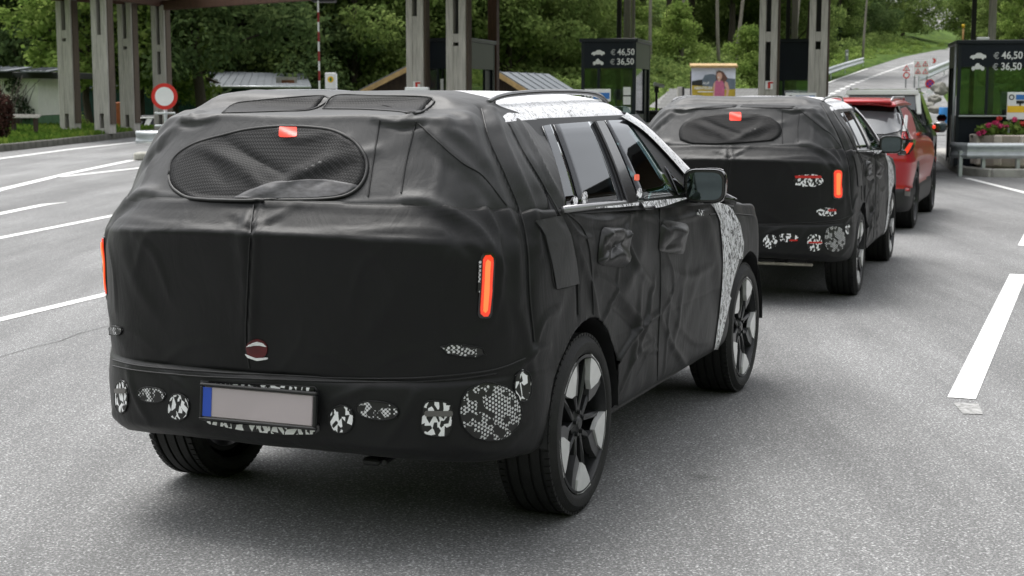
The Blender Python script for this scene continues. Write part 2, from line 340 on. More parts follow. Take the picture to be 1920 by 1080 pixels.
def vnoise(P, seed=0):
    P = np.asarray(P, float); i = np.floor(P).astype(np.int64); f = P-i; f = f*f*(3-2*f); out = 0
    def h(a, b, c):
        x = (a*374761393+b*668265263+c*2147483647+seed*1013904223) & 0xffffffff
        x = ((x ^ (x >> 13))*1274126177) & 0xffffffff; return ((x ^ (x >> 16)) & 0xffff)/65535.
    for dx in (0, 1):
        for dy in (0, 1):
            for dz in (0, 1):
                w = (f[:, 0] if dx else 1-f[:, 0])*(f[:, 1] if dy else 1-f[:, 1])*(f[:, 2] if dz else 1-f[:, 2])
                out = out+w*h(i[:, 0]+dx, i[:, 1]+dy, i[:, 2]+dz)
    return out
def crspline(A, per=14):
    """Catmull-Rom along axis 0"""
    A = np.asarray(A, float); P = np.concatenate([[2*A[0]-A[1]], A, [2*A[-1]-A[-2]]]); out = []
    for i in range(len(A)-1):
        p0, p1, p2, p3 = P[i:i+4]
        for t in np.linspace(0, 1, per, endpoint=False):
            out.append(.5*((2*p1)+(-p0+p2)*t+(2*p0-5*p1+4*p2-p3)*t*t+(-p0+3*p1-3*p2+p3)*t**3))
    out.append(A[-1]); return np.array(out)
def resample(D, step):
    """uniform arc-length resample along axis 0 (mean over the others)"""
    d = np.linalg.norm(np.diff(D, axis=0), axis=-1); d = d.reshape(len(d), -1).mean(1)+1e-9; s = np.r_[0, np.cumsum(d)]
    n = max(2, int(round(s[-1]/step))+1); t = np.linspace(0, s[-1], n); k = np.clip(np.searchsorted(s, t)-1, 0, len(s)-2); w = (t-s[k])/(s[k+1]-s[k])
    w = w.reshape(-1, *([1]*(D.ndim-1))); return D[k]*(1-w)+D[k+1]*w
def dense(ctrl, step, step2=None):
    """control net (rows, cols, 3) -> dense grid"""
    A = resample(crspline(ctrl), step); A = resample(crspline(A.transpose(1, 0, 2)), step2 or step); return A.transpose(1, 0, 2)
def normals(G):
    du = np.gradient(G, axis=0); dv = np.gradient(G, axis=1); n = np.cross(du, dv); return n/(np.linalg.norm(n, axis=-1, keepdims=True)+1e-9)
def grid_mb(G, keep=None, flip=False):
    R, C = G.shape[:2]; mb = MB(); fs = []
    for i in range(R-1):
        for j in range(C-1):
            if keep is not None and not keep[i, j]: continue
            q = (i*C+j, i*C+j+1, (i+1)*C+j+1, (i+1)*C+j); fs.append(q[::-1] if flip else q)
    mb.v = [tuple(p) for p in G.reshape(-1, 3)]; mb.f = fs; mb.m = [0]*len(fs); return mb
def mirror_cols(rows):
    """rows of right-hand control points (first column on the centre line) -> full width, left to right"""
    out = []
    for r in rows:
        r = np.array(r, float); l = r[1:][::-1].copy(); l[:, 1] *= -1; out.append(np.concatenate([l, r]))
    return np.array(out)

# ------------------------------------------------------------------ terrain and roads
LE = [(5.0, 40), (13.5, 80), (19.6, 105), (24.56, 121), (37.55, 162.5), (54.6, 214.5), (83, 290.5), (125, 395)]   # left edge of the climbing road
def le_x(Y): return np.interp(Y, [p[1] for p in LE], [p[0] for p in LE])
def sst(a, b, x): t = np.clip((x-a)/(b-a), 0, 1); return t*t*(3-2*t)
def height(X, Y):
    X = np.asarray(X, float); Y = np.asarray(Y, float)
    d = le_x(Y)-X; rz = RA*np.maximum(0, Y-RY0)
    hill = (.16*np.maximum(0, d-5)+.36*np.maximum(0, d-14))*sst(70, 100, Y)*sst(-26, 2, X)
    hill = np.minimum(hill, 60)
    left = .10*np.maximum(0, Y-105)*(1-sst(-26, 2, X))
    right = .10*np.maximum(0, -d-40)*sst(60, 120, Y)
    dip = -.95*sst(58, 62, Y)*(1-sst(-8, -3, X))*(1-sst(90, 110, Y))
    ring = .55*np.maximum(0, -Y-40)+.6*np.maximum(0, -X-75)*(1-sst(20, 60, Y))+.45*np.maximum(0, X-62)*(1-sst(90, 150, Y))  # unseen valley slopes, added to block low sky light and shape reflections
    z = rz+hill+left+right+dip+np.minimum(ring, 60)
    road = (d < 1.) & (d > -11)
    n = (vnoise(np.stack([X*.12, Y*.12, X*0], -1).reshape(-1, 3)).reshape(X.shape)-.5)*1.4*sst(66, 90, Y)*np.where(road, 0, 1)
    return z+n-np.where(road | (Y < 62), .06, .0)
def hill_hit(px, py, y0=72., y1=420.):
    r = ray(px, py)
    for Y in np.arange(y0, y1, .5):
        k = Y/r[1]
        if CAM_H+r[2]*k <= float(height(np.array([r[0]*k]), np.array([Y]))[0]): return Vector((r[0]*k, Y, CAM_H+r[2]*k))
    return Vector((r[0]*y1, y1, CAM_H))
gx = np.concatenate([np.linspace(-420, -60, 30), np.linspace(-57, 120, 150), np.linspace(128, 480, 30)])
gy_ = np.concatenate([np.linspace(-200, 30, 16), np.linspace(33, 240, 150), np.linspace(246, 640, 40)])
GX, GY = np.meshgrid(gx, gy_); G = np.stack([GX, GY, height(GX, GY)], -1)
terrain = struct(obj('ground_terrain', grid_mb(G), M_GROUND, smooth=True))

def sheet(name, pts, z, mat, parent=None):
    mb = MB(); mb.add([(p[0], p[1], z) for p in pts], [tuple(range(len(pts)))]); return obj(name, mb, mat, parent)
ROADZ = 0.
road = struct(sheet('toll_plaza_road', [(-60, -60), (60, -60), (60, 40), (26, 64), (17, 64), (-7.6, 64), (-13.55, 60), (-13.7, 55.3), (-13.83, 47.2), (-14.03, 41.87), (-14.6, 30), (-20, 14), (-60, 0)], ROADZ, M_ASPH))
# the road that climbs away behind the booths
mb = MB(); ys = np.concatenate([np.arange(58, 300, 4.), [320, 350, 390]]); rows = []
for Y in ys:
    xl = float(le_x(Y)); z = RA*max(0, Y-RY0)+.012
    rows.append([(xl-.2, Y, z), (xl+4, Y-.6, z+.03), (xl+9.5, Y-1.2, z)])
V = [p for r in rows for p in r]; mb.add(V, [(i*3+j, i*3+j+1, i*3+j+4, i*3+j+3) for i in range(len(rows)-1) for j in range(2)])
hill_road = struct(obj('hill_road', mb, M_ASPH))

def line_strip(pts, w, z=.004, parent=road, name='lane_marking', mat=M_LINE):
    P = [Vector((p[0], p[1], 0)) for p in pts]; mb = MB(); vs = []
    W = w if hasattr(w, '__len__') else [w]*len(P)
    for i, p in enumerate(P):
        t = (P[min(i+1, len(P)-1)]-P[max(i-1, 0)]).normalized(); n = Vector((-t.y, t.x, 0))
        vs += [p+n*W[i]/2+Vector((0, 0, z)), p-n*W[i]/2+Vector((0, 0, z))]
    mb.add(vs, [(2*i, 2*i+1, 2*i+3, 2*i+2) for i in range(len(P)-1)]); return obj(name, mb, mat, parent)
lane = Vector((2.18, 5.67)).normalized()
for k in (-11.5, 0, 8.85, 17.7, 26.5):
    a = Vector((2.46 if k < 1 else 2.39, 8.19))+lane*k
    if k == 0: a = Vector((2.46, 8.19)); line_strip([a, a+lane*6.07], .15)
    else: line_strip([a, a+lane*(6. if k < 0 or k > 9 else 6)], .15)
wm = pm('worn_road_paint', (.27, .27, .265), .8, var=.6, scale=30)
line_strip([(2.40, 7.78), (2.445, 8.06)], [.10, .13], mat=wm)
line_strip([on(1812, 334), on(1920, 361), on(2100, 408)], .13)
line_strip([on(-260, 661), on(0, 600), on(200, 552), on(420, 500)], .115)
line_strip([on(-200, 485), on(0, 446.5), on(225, 402), on(500, 352)], .13)
line_strip([on(-150, 432), on(0, 401), on(85, 383.5), on(124, 379.5)], [.17, .17, .16, .03])
line_strip([on(-150, 397), on(0, 356), on(130, 325), on(248, 300.5)], .2)
line_strip([on(110, 332), on(280, 313), on(420, 299)], .18)
line_strip([on(-150, 318), on(0, 297.5), on(140, 279), on(256, 266.5)], .2)
line_strip([on(-60, 690), on(0, 670), on(60, 652), on(110, 641), on(150, 625), on(260, 598)], .007, name='pavement_crack', mat=M_TAR)
# markings on the hill road
def hline(pairs, w, dz=.06):
    mb = MB(); vs = []
    P = [Vector(p) for p in pairs]
    for i, p in enumerate(P):
        t = (P[min(i+1, len(P)-1)]-P[max(i-1, 0)]).normalized(); n = Vector((-t.y, t.x, 0)).normalized()
        vs += [p+n*w/2+Vector((0, 0, dz)), p-n*w/2+Vector((0, 0, dz))]
    mb.add(vs, [(2*i, 2*i+1, 2*i+3, 2*i+2) for i in range(len(P)-1)]); return obj('lane_marking', mb, M_LINE, hill_road)
hline([ramp(1545, 160), ramp(1560, 153.5), ramp(1600, 139), ramp(1627, 129.5)], .22)
cl = resample(crspline(np.array([ramp(1538, 189), ramp(1550, 183), ramp(1563, 176), ramp(1610, 155), ramp(1698.5, 123), ramp(1784, 97.5)]), 60), 1.)
for i in range(0, len(cl)-2, 4): hline([cl[i], cl[i+2]], .38)
for a, b in (((1648, 161.5), (1664, 154)), ((1680, 146), (1694, 140)), ((1702, 137.5), (1718, 132)), ((1730, 127), (1742, 122.5)), ((1765, 114.5), (1782, 108.5))): hline([ramp(*a), ramp(*b)], .3)

# left verge with its kerb
KL = [(-16.2, 24), (-14.6, 34), (-14.03, 41.87), (-13.83, 47.2), (-13.7, 55.3), (-13.5, 60.5)]
mb = MB(); vs = []
for i, (x, y) in enumerate(KL): vs += [(x-.16, y, .19), (-46, y-2, .42), (-20, y, .34)]
mb.add(vs, [(i*3, i*3+3, i*3+5, i*3+2) for i in range(len(KL)-1)]+[(i*3+2, i*3+5, i*3+4, i*3+1) for i in range(len(KL)-1)])
verge = struct(obj('grass_verge', mb, pm('verge_soil', (.055, .085, .022), 1., var=.5, scale=2.5, bump=.6, bscale=20)))
kerb = struct(bpy.data.objects.new('kerb_left', None)); COL.objects.link(kerb)
kp = resample(crspline(np.array([(x, y, 0) for x, y in KL])), .98)
kerb_stone = MB().box((0, 0, 0), (.17, .965, .24), bev=.02).mesh('kerb_stone'); kerb_stone.materials.append(M_KERBS)
for a, b in zip(kp[:-1], kp[1:]):
    o = obj('kerb_stone', kerb_stone, None, kerb); c = (a+b)/2; o.location = (c[0]-.085, c[1], .085+random.uniform(-.006, .006)); o.rotation_euler = (0, random.uniform(-.03, .03), -math.atan2(b[0]-a[0], b[1]-a[1]))
def blades(fn, n, h0, h1, w, mat, name):
    vs = []; fs = []
    for i in range(n):
        x, y, z = fn(); a = random.uniform(0, 6.28); h = random.uniform(h0, h1); l = random.uniform(-.6, .6)*h; k = len(vs)
        c, s = math.cos(a)*w, math.sin(a)*w
        vs += [(x-c, y-s, z-.01), (x+c, y+s, z-.01), (x+c*.6+s*l*8, y+s*.6-c*l*8, z+h*.7), (x+l, y+l*.6, z+h)]; fs += [(k, k+1, k+2, k+3)]
    mb = MB(); mb.add(vs, fs); return obj(name, mb, mat)
def vpt():
    y = random.uniform(36, 59.5); xk = float(np.interp(y, [p[1] for p in KL], [p[0] for p in KL])); d = random.random()**1.4*15+.12
    return xk-d, y, .19+.15*min(1, d/6)
o = stuff(blades(vpt, 16000, .05, .2, .028, M_GRASS, 'verge_grass')); tag(o, 'short green grass on the raised verge behind the left kerb', 'grass')

# ------------------------------------------------------------------ the two camouflaged cars
CAR1 = (-0.5675, 6.2784, 0.386); CAR2 = (2.0, 12.8, 0.335)      # x, y of rear axle, heading
WB, TR = 2.70, .36
def car_ray(px, py, pose, zs=1.):
    cx, cy, hd = pose; r = ray(px, py); s, c = math.sin(hd), math.cos(hd)
    o = Vector((-cx*s-cy*c, cx*c-cy*s, CAM_H/zs)); d = Vector((r[0]*s+r[1]*c, -r[0]*c+r[1]*s, r[2]/zs)).normalized(); return o, d
def place(o, pose, z=0.):
    o.location = (pose[0], pose[1], z); o.rotation_euler = (0, 0, math.pi/2-pose[2])

PLAN = [(-.955, 0), (-.938, -.35), (-.885, -.62), (-.752, -.79), (-.56, -.893), (-.30, -.932), (.45, -.935), (1., -.93), (1.6, -.93), (2.2, -.935), (2.8, -.935), (3.1, -.88), (3.32, -.62), (3.40, 0)]
ZTOP = [1.28, 1.28, 1.272, 1.255, 1.24, 1.232, 1.205, 1.185, 1.155, 1.09, 1.045, 1.0, .97, .97]
ZBOT = [.385, .385, .372, .35, .345, .33, .318, .31, .305, .30, .30, .30, .30, .30]
#        z     rear dx  side dy
LROWS = [(.385, .075, .060), (.43, .022, .022), (.54, .012, .004), (.64, .018, .004), (.66, .042, .006), (.68, .034, .004), (.88, .018, 0.), (1.08, -.006, .006), (1.15, -.020, .012), (1.162, -.021, .014), (1.174, -.012, .018), (1.262, .066, .034), (1.28, .085, .042)]
rows = []
for k, (z, dx, dy) in enumerate(LROWS):
    r = []
    for j, (x, y) in enumerate(PLAN):
        zz = (ZBOT[j]+(z-.385)*(.66-ZBOT[j])/(.66-.385)) if z <= .66 else .66+(z-.66)*(ZTOP[j]-.66)/(1.28-.66)
        rear = 1. if j <= 2 else (.8 if j == 3 else (.35 if j == 4 else 0)); side = 0 if j <= 2 else (.6 if j == 3 else 1.)
        extra = .045*max(0, (z-1.05)/.23) if j in (2, 3, 4) else 0
        fx = -dx if j >= 12 else 0
        yy = y+dy*side if j not in (0, 13) else 0.
        r.append((x+dx*rear+extra+fx, yy+(extra*.5 if j in (3, 4) else 0), zz))
    rows.append(r)
LC = mirror_cols(rows)
LG = dense(LC, .0118, .0125); LNn = normals(LG)
if LNn[LG.shape[0]//2, LG.shape[1]//2, 0] > 0: LNn = -LNn      # middle column faces the rear (-x)
def ridged(P, R, sc, seed, p=2.):
    Q = P @ np.array(R).T*np.array(sc); n = vnoise(Q, seed); return (1-np.abs(2*n-1))**p
def folds(Pf, amp=1.):
    """cloth folds: long soft creases along a few tension directions"""
    s = np.sign(Pf[:, 1:2]+1e-6); A = Pf*np.array([1, 1, 1.]); u = Pf[:, 0]-np.abs(Pf[:, 1])*.9; z = Pf[:, 2]; y = Pf[:, 1]
    d = 0
    for (ang, f1, f2, am, sd) in ((.9, 7., .9, .011, 3), (2.2, 8.5, 1.1, .010, 5), (1.5, 5., .8, .008, 9), (.35, 9., 1.3, .005, 12)):
        a, b = np.cos(ang)*u+np.sin(ang)*z, -np.sin(ang)*u+np.cos(ang)*z
        n = vnoise(np.stack([b*f1, a*f2, y*.6+sd], -1), sd); m = vnoise(np.stack([u*1.6, z*1.6, y*1.3+sd*2.], -1), sd+50)
        d = d+am*1.5*(n-.5)*np.clip(m*1.9-.45, 0, 1)
    d = d+.006*(vnoise(Pf*np.array([3.3, 3.3, 3.3]), 77)-.5)
    e_ = np.stack([u*9+z*14, u*3-z*2.5, y*5], -1); f_ = np.stack([u*10-z*12, u*2.5+z*3, y*5+9], -1); k_ = vnoise(np.stack([u*2.3, z*2.3, y*2.3], -1), 91)
    d = d+.0045*(vnoise(e_, 31)-.5)*np.clip(k_*2.4-.9, 0, 1)+.0045*(vnoise(f_, 32)-.5)*np.clip(1.5-k_*2.4, 0, 1)
    return d*amp
Pf = LG.reshape(-1, 3); fd = folds(Pf, 1.7)
rearmask = sst(-.45, -.75, Pf[:, 0]); fd = fd*(1-.5*rearmask)
fd = fd+.010*rearmask*np.exp(-((Pf[:, 1]-.02)/.03)**2)*sst(.72, .85, Pf[:, 2])*sst(1.29, 1.2, Pf[:, 2])*(.6+.8*vnoise(Pf*np.array([1, 22, 30.]), 8))   # crumpled centre seam
for (fx_, fz_, ax_, az_, w_, am_) in ((.62, .62, .35, .85, .03, .02), (.8, .68, .62, .79, .022, .018), (1.15, .70, .85, -.5, .03, .012), (.55, .9, .9, .5, .05, .016), (1.3, .58, .5, .85, .03, .01)):
    a = (Pf[:, 0]-fx_)*ax_+(Pf[:, 2]-fz_)*az_; b = -(Pf[:, 0]-fx_)*az_+(Pf[:, 2]-fz_)*ax_
    fd = fd+am_*np.exp(-(b/w_)**2-(a/.16)**2)*(1-rearmask)
fd = fd*sst(.30, .37, Pf[:, 2])
LG = (Pf+LNn.reshape(-1, 3)*fd[:, None]).reshape(LG.shape)
ARCH = .425
def arch_cut(G, cx):
    d = np.hypot(G[..., 0]-cx, G[..., 2]-TR); side = np.abs(G[..., 1]) > .6
    return (d < ARCH) & side, d
keep = np.ones((LG.shape[0]-1, LG.shape[1]-1), bool)
for cx in (0., WB):
    ins, d = arch_cut(LG, cx); q = ins[:-1, :-1] & ins[1:, :-1] & ins[:-1, 1:] & ins[1:, 1:]; keep &= ~q
    for i, j in zip(*np.where(ins)):
        k = ARCH/max(d[i, j], 1e-3)
        if d[i, j] > ARCH-.045: LG[i, j, 0] = cx+(LG[i, j, 0]-cx)*k; LG[i, j, 2] = TR+(LG[i, j, 2]-TR)*k
lower_mb = grid_mb(LG, keep)
# upper tent: from the ledge under the window up over the hatch to the roof
T = [
 [(-.858, 0, 1.250), (-.844, -.35, 1.250), (-.79, -.60, 1.243), (-.675, -.725, 1.228), (-.45, -.838, 1.215), (-.165, -.893, 1.205)],
 [(-.845, 0, 1.288), (-.83, -.34, 1.290), (-.772, -.585, 1.287), (-.663, -.715, 1.283), (-.435, -.835, 1.265), (-.155, -.893, 1.245)],
 [(-.755, 0, 1.42), (-.74, -.33, 1.425), (-.69, -.55, 1.425), (-.60, -.685, 1.42), (-.36, -.80, 1.40), (-.08, -.835, 1.385)],
 [(-.672, 0, 1.545), (-.66, -.32, 1.55), (-.625, -.525, 1.548), (-.55, -.645, 1.535), (-.27, -.735, 1.51), (.03, -.745, 1.50)],
 [(-.65, 0, 1.578), (-.64, -.32, 1.584), (-.61, -.515, 1.58), (-.54, -.63, 1.56), (-.25, -.715, 1.54), (.068, -.712, 1.538)],
 [(-.62, 0, 1.583), (-.61, -.32, 1.589), (-.585, -.51, 1.586), (-.52, -.615, 1.575), (-.25, -.695, 1.56), (.02, -.695, 1.56)],
 [(-.43, 0, 1.606), (-.43, -.31, 1.612), (-.44, -.48, 1.608), (-.43, -.58, 1.60), (-.27, -.655, 1.592), (-.10, -.672, 1.592)],
 [(-.36, 0, 1.652), (-.355, -.31, 1.662), (-.36, -.45, 1.66), (-.36, -.535, 1.642), (-.29, -.61, 1.622), (-.20, -.645, 1.615)],
 [(-.2, 0, 1.672), (-.2, -.31, 1.675), (-.2, -.45, 1.672), (-.2, -.53, 1.66), (-.2, -.60, 1.645), (-.22, -.63, 1.63)]]
TG = dense(mirror_cols(T), .0118, .0125); TN = normals(TG)
if TN[TG.shape[0]//3, TG.shape[1]//2, 0] > 0: TN = -TN
Pt = TG.reshape(-1, 3); ft = folds(Pt*np.array([1, 1, 1.05]), 1.5)*sst(.25, .6, np.abs(Pt[:, 1]))*sst(1.28, 1.33, Pt[:, 2])
ft = ft+.012*np.exp(-((np.abs(Pt[:, 1])-.60)/.05)**2)*np.exp(-((Pt[:, 2]-1.585)/.03)**2)*vnoise(Pt*28., 4)
ft = ft+.018*np.exp(-((np.abs(Pt[:, 1])-.56)/.05)**2)*np.exp(-((Pt[:, 2]-1.40)/.10)**2)*0
TG = (Pt+TN.reshape(-1, 3)*ft[:, None]).reshape(TG.shape)
# creases and welts of the cloth, traced along the photograph's fold lines onto the unfolded body
_v, _f = [], []
for g_ in (LG, TG):
    m_ = grid_mb(g_); o_ = len(_v); _v += m_.v; _f += [tuple(i+o_ for i in f) for f in m_.f]
_B0 = BVHTree.FromPolygons([Vector(v) for v in _v], _f)
def trace(px):
    out = []
    for q in resample(crspline(np.array(px, float)) if len(px) > 2 else np.array(px, float), 6.):
        o_, d_ = car_ray(q[0], q[1], CAR1); h = _B0.ray_cast(o_, d_)
        if h[0] is not None: out.append(h[0][:])
    return resample(np.array(out), .007) if len(out) > 1 else np.array(out)
def near(P, L):
    best = np.full(len(P), 9.); tt = np.zeros(len(P))
    for i, q in enumerate(L):
        d = np.linalg.norm(P-q, axis=1); m = d < best; best[m] = d[m]; tt[m] = i/max(1, len(L)-1)
    return best, tt
CREASES = [([(226, 429), (300, 434), (470, 438), (640, 435), (790, 428), (850, 442), (900, 470)], .008, .011), ([(234, 379), (330, 379), (475, 381), (640, 380), (790, 376)], .007, .010), ([(640, 440), (700, 470), (740, 540)], .005, .02), ([(250, 440), (290, 480), (320, 560)], .006, .018), ([(850, 470), (820, 540), (830, 620)], .006, .018), ([(700, 690), (760, 660), (830, 655)], .005, .014), ([(300, 684), (350, 650), (420, 640)], .005, .014), ([(520, 700), (560, 650), (570, 600)], .004, .014), ([(1125, 610), (1150, 560), (1160, 505)], .010, .014), ([(1195, 700), (1215, 660), (1234, 655)], .010, .012), ([(1250, 470), (1262, 540), (1240, 590)], .009, .014), ([(1060, 405), (1085, 440), (1112, 450)], .010, .014), ([(1270, 610), (1300, 640), (1330, 640)], .007, .016), ([(820, 250), (826, 310), (815, 368)], .008, .014), ([(905, 390), (930, 440), (935, 520), (925, 600)], .012, .016), ([(700, 205), (760, 200), (830, 200)], .006, .012), ([(260, 330), (285, 290), (330, 250)], .007, .014), ([(1000, 660), (1020, 600), (1050, 580)], .010, .016),([(903, 205), (918, 262), (948, 330), (978, 405), (990, 470), (994, 560), (1002, 640)], -.014, .02), ([(925, 205), (942, 262), (972, 330), (1000, 400), (1010, 470)], .018, .03), ([(880, 215), (895, 265), (925, 335), (955, 410), (968, 480), (972, 560)], .016, .032),
 ([(955, 232), (985, 290), (1018, 345), (1045, 395), (1070, 445), (1082, 520), (1084, 590)], -.012, .02), ([(975, 228), (1005, 285), (1030, 335), (1052, 372)], .013, .02), ([(790, 235), (850, 290), (905, 345), (960, 425)], .014, .03), ([(800, 262), (850, 320), (890, 372)], -.010, .03), ([(840, 240), (872, 262), (900, 300)], .014, .03),
 ([(700, 222), (745, 231), (790, 224)], .014, .014), ([(730, 236), (762, 240), (795, 236)], -.012, .010), ([(755, 224), (775, 214), (800, 210)], .012, .010), ([(760, 372), (800, 376), (850, 400), (905, 440), (940, 505)], .018, .03), ([(800, 400), (850, 430), (890, 480)], -.010, .03), ([(860, 330), (900, 380), (935, 440)], .012, .03),
 ([(1118, 745), (1150, 690), (1182, 640), (1215, 603), (1236, 588)], .018, .017), ([(1165, 728), (1190, 672), (1224, 640)], .012, .016), ([(1085, 470), (1108, 540), (1122, 610)], .014, .03), ([(1240, 600), (1262, 650), (1292, 695)], .012, .022), ([(1118, 515), (1165, 555), (1226, 640)], .012, .022), ([(1130, 560), (1170, 590), (1205, 640)], -.010, .02),
 ([(1075, 404), (1130, 416), (1192, 398)], .012, .02), ([(1205, 402), (1255, 416), (1330, 396)], .010, .02), ([(1180, 410), (1176, 450), (1196, 500), (1226, 540)], .014, .028), ([(1245, 500), (1290, 520), (1335, 500)], .008, .03), ([(1255, 580), (1250, 620), (1245, 700)], .008, .02),
 ([(425, 408), (470, 428), (525, 414)], -.010, .011), ([(430, 432), (468, 420), (505, 436)], .010, .011), ([(480, 384), (470, 440), (464, 560), (460, 660)], -.010, .008), ([(490, 384), (481, 440), (475, 560), (470, 640)], .010, .013), ([(920, 602), (870, 645), (800, 692)], .006, .03), ([(560, 384), (520, 402), (482, 430)], .006, .02), ([(232, 470), (260, 540), (300, 600)], .006, .04), ([(880, 440), (930, 520), (950, 620)], .010, .04), ([(960, 560), (985, 620), (1000, 700)], .010, .03),
 ([(780, 738), (752, 790), (722, 832)], .009, .02), ([(610, 822), (700, 838), (800, 842)], .006, .02), ([(960, 705), (1000, 660), (1030, 650)], .012, .02), ([(690, 726), (640, 745), (612, 760)], .006, .02), ([(860, 835), (930, 845), (990, 800)], .008, .025), ([(380, 700), (420, 716), (560, 712)], .006, .016),
 ([(372, 276), (440, 308), (510, 366)], .010, .026), ([(420, 262), (480, 300), (540, 330)], -.008, .022), ([(650, 262), (604, 308), (552, 332)], .010, .024), ([(672, 292), (626, 330), (590, 350)], -.008, .02), ([(520, 246), (560, 262), (610, 252)], .008, .02)]
_L = [(trace(p), a, max(.0095, w*.78)) for p, a, w in CREASES]
for nm in ('LG', 'TG'):
    g_ = globals()[nm]; P_ = g_.reshape(-1, 3).copy(); n_ = normals(g_).reshape(-1, 3); c_ = np.array([1.2, 0, .9]); n_ = np.where(((P_-c_)*n_).sum(1, keepdims=True) < 0, -n_, n_); dd_ = 0
    for L_, am_, w_ in _L:
        if len(L_) < 2: continue
        for side_ in ((1,) if np.abs(L_[:, 1]).max() < .3 else (1, -1)):
            d_, t_ = near(P_, L_*np.array([1, side_, 1.])); dd_ = dd_+am_*np.exp(-(d_/w_)**2)*(.35+.65*np.sin(np.pi*np.clip(t_, .04, .96))**.6)
    globals()[nm] = (P_+n_*dd_[:, None]).reshape(g_.shape)
lower_mb = grid_mb(LG, keep)
tent_mb = grid_mb(TG)
# front cover over the bonnet
Hc = [
 [(2.02, 0, 1.13), (2.02, -.45, 1.125), (2.04, -.72, 1.11), (2.12, -.83, 1.10), (2.15, -.885, 1.085)],
 [(2.35, 0, 1.115), (2.35, -.45, 1.112), (2.35, -.72, 1.10), (2.37, -.83, 1.085), (2.4, -.895, 1.06)],
 [(2.75, 0, 1.09), (2.75, -.45, 1.09), (2.75, -.70, 1.075), (2.77, -.82, 1.06), (2.78, -.90, 1.035)],
 [(3.1, 0, 1.05), (3.1, -.42, 1.05), (3.06, -.66, 1.04), (3.0, -.80, 1.02), (2.98, -.885, 1.0)],
 [(3.36, 0, .985), (3.3, -.40, .985), (3.2, -.62, .98), (3.10, -.76, .975), (3.06, -.865, .965)]]
HG = dense(mirror_cols(Hc), .03, .03); Ph = HG.reshape(-1, 3); HG = (Ph+np.array([0, 0, 1])*(folds(Ph)*.7)[:, None]).reshape(HG.shape)
hood_mb = grid_mb(HG, flip=True)
def side_y(x, z):
    t = (1.56-z)/.36; return -(.695+.205*t-.018*(t*(1-t))*4*-1*.6)-.0-.02*max(0, 1-abs(x-.8)/1.4)+max(0, x-1.3)*.03
def side_px(px, py):
    o, d = car_ray(px, py, CAR1); y = -.8
    for _ in range(12):
        k = (y-o.y)/d.y; p = o+d*k; y = side_y(p.x, p.z)
    return p.x, p.z
def side_panel(poly, off, thick=.006, n=7):
    """panel on the curved side of the cabin, poly in (x, z), subdivided by strips between its bottom and top edges"""
    mbp = MB(); bl, br, tr, tl = poly; vs = []
    for k in range(2):
        for i in range(n+1):
            for j in range(n+1):
                u, v = j/n, i/n; x = (bl[0]*(1-u)+br[0]*u)*(1-v)+(tl[0]*(1-u)+tr[0]*u)*v; z = (bl[1]*(1-u)+br[1]*u)*(1-v)+(tl[1]*(1-u)+tr[1]*u)*v
                vs.append((x, side_y(x, z)-off+(0 if k == 0 else thick), z))
    m = (n+1)**2; fs = []
    for i in range(n):
        for j in range(n):
            a = i*(n+1)+j; fs.append((a, a+1, a+n+2, a+n+1)); fs.append((m+a+n+1, m+a+n+2, m+a+1, m+a))
    ring = [j for j in range(n+1)]+[i*(n+1)+n for i in range(1, n+1)]+[n*(n+1)+j for j in range(n-1, -1, -1)]+[i*(n+1) for i in range(n-1, 0, -1)]
    for a, b in zip(ring, ring[1:]+ring[:1]): fs.append((a, m+a, m+b, b))
    return mbp.add(vs, fs)
def flipy(mbp):
    q = MB(); q.v = [(x, -y, z) for x, y, z in mbp.v]; q.f = [f[::-1] for f in mbp.f]; q.m = list(mbp.m); return q
SIDE_ALL = side_panel([(-.3, 1.21), (1.98, 1.10), (1.40, 1.56), (-.1, 1.565)], 0)
# ray target in the car frame
bv, bf = [], []
for mbx in (lower_mb, tent_mb, hood_mb, SIDE_ALL, flipy(SIDE_ALL)):
    o_ = len(bv); bv += mbx.v; bf += [tuple(i+o_ for i in f) for f in mbx.f]
BVH = BVHTree.FromPolygons([Vector(v) for v in bv], bf)
def hit(px, py, pose=CAR1, zs=1.):
    o, d = car_ray(px, py, pose, zs); loc, nor, i, ds = BVH.ray_cast(o, d)
    if loc is None: return None
    if nor.dot(d) > 0: nor = -nor
    return loc, nor
def drape_hits(H, rings, segs, off, thick):
    """H[(ring, seg)] surface hits -> padded patch with a turned-down rim"""
    mb = MB(); vs = [H[0][0][0]+H[0][0][1]*off]
    for r in range(1, rings+1):
        for s in range(segs): p, n = H[r][s]; vs.append(p+n*off)
    for s in range(segs): p, n = H[rings][s]; vs.append(p+n*(off-thick))
    fs = [(0, 1+s, 1+(s+1) % segs) for s in range(segs)]
    for r in range(rings):
        for s in range(segs): a, b = 1+r*segs+s, 1+r*segs+(s+1) % segs; fs.append((a, a+segs, b+segs, b))
    return mb.add(vs, fs)
def patch_poly(outline, pose, off=.005, thick=.006, rings=6, segs=40, zs=1.):
    O = np.array(outline, float); c = O.mean(0); d = np.linalg.norm(np.diff(np.r_[O, O[:1]], axis=0), axis=1); s = np.r_[0, np.cumsum(d)]; C = np.r_[O, O[:1]]
    t = np.linspace(0, s[-1], segs, endpoint=False); B = np.stack([np.interp(t, s, C[:, 0]), np.interp(t, s, C[:, 1])], -1)
    H = []; last = None
    for r in range(rings+1):
        row = []
        for q in B:
            p = c+(q-c)*r/rings; h = hit(p[0], p[1], pose, zs) or last; last = h; row.append(h)
        H.append(row)
    return drape_hits(H, rings, segs, off, thick)
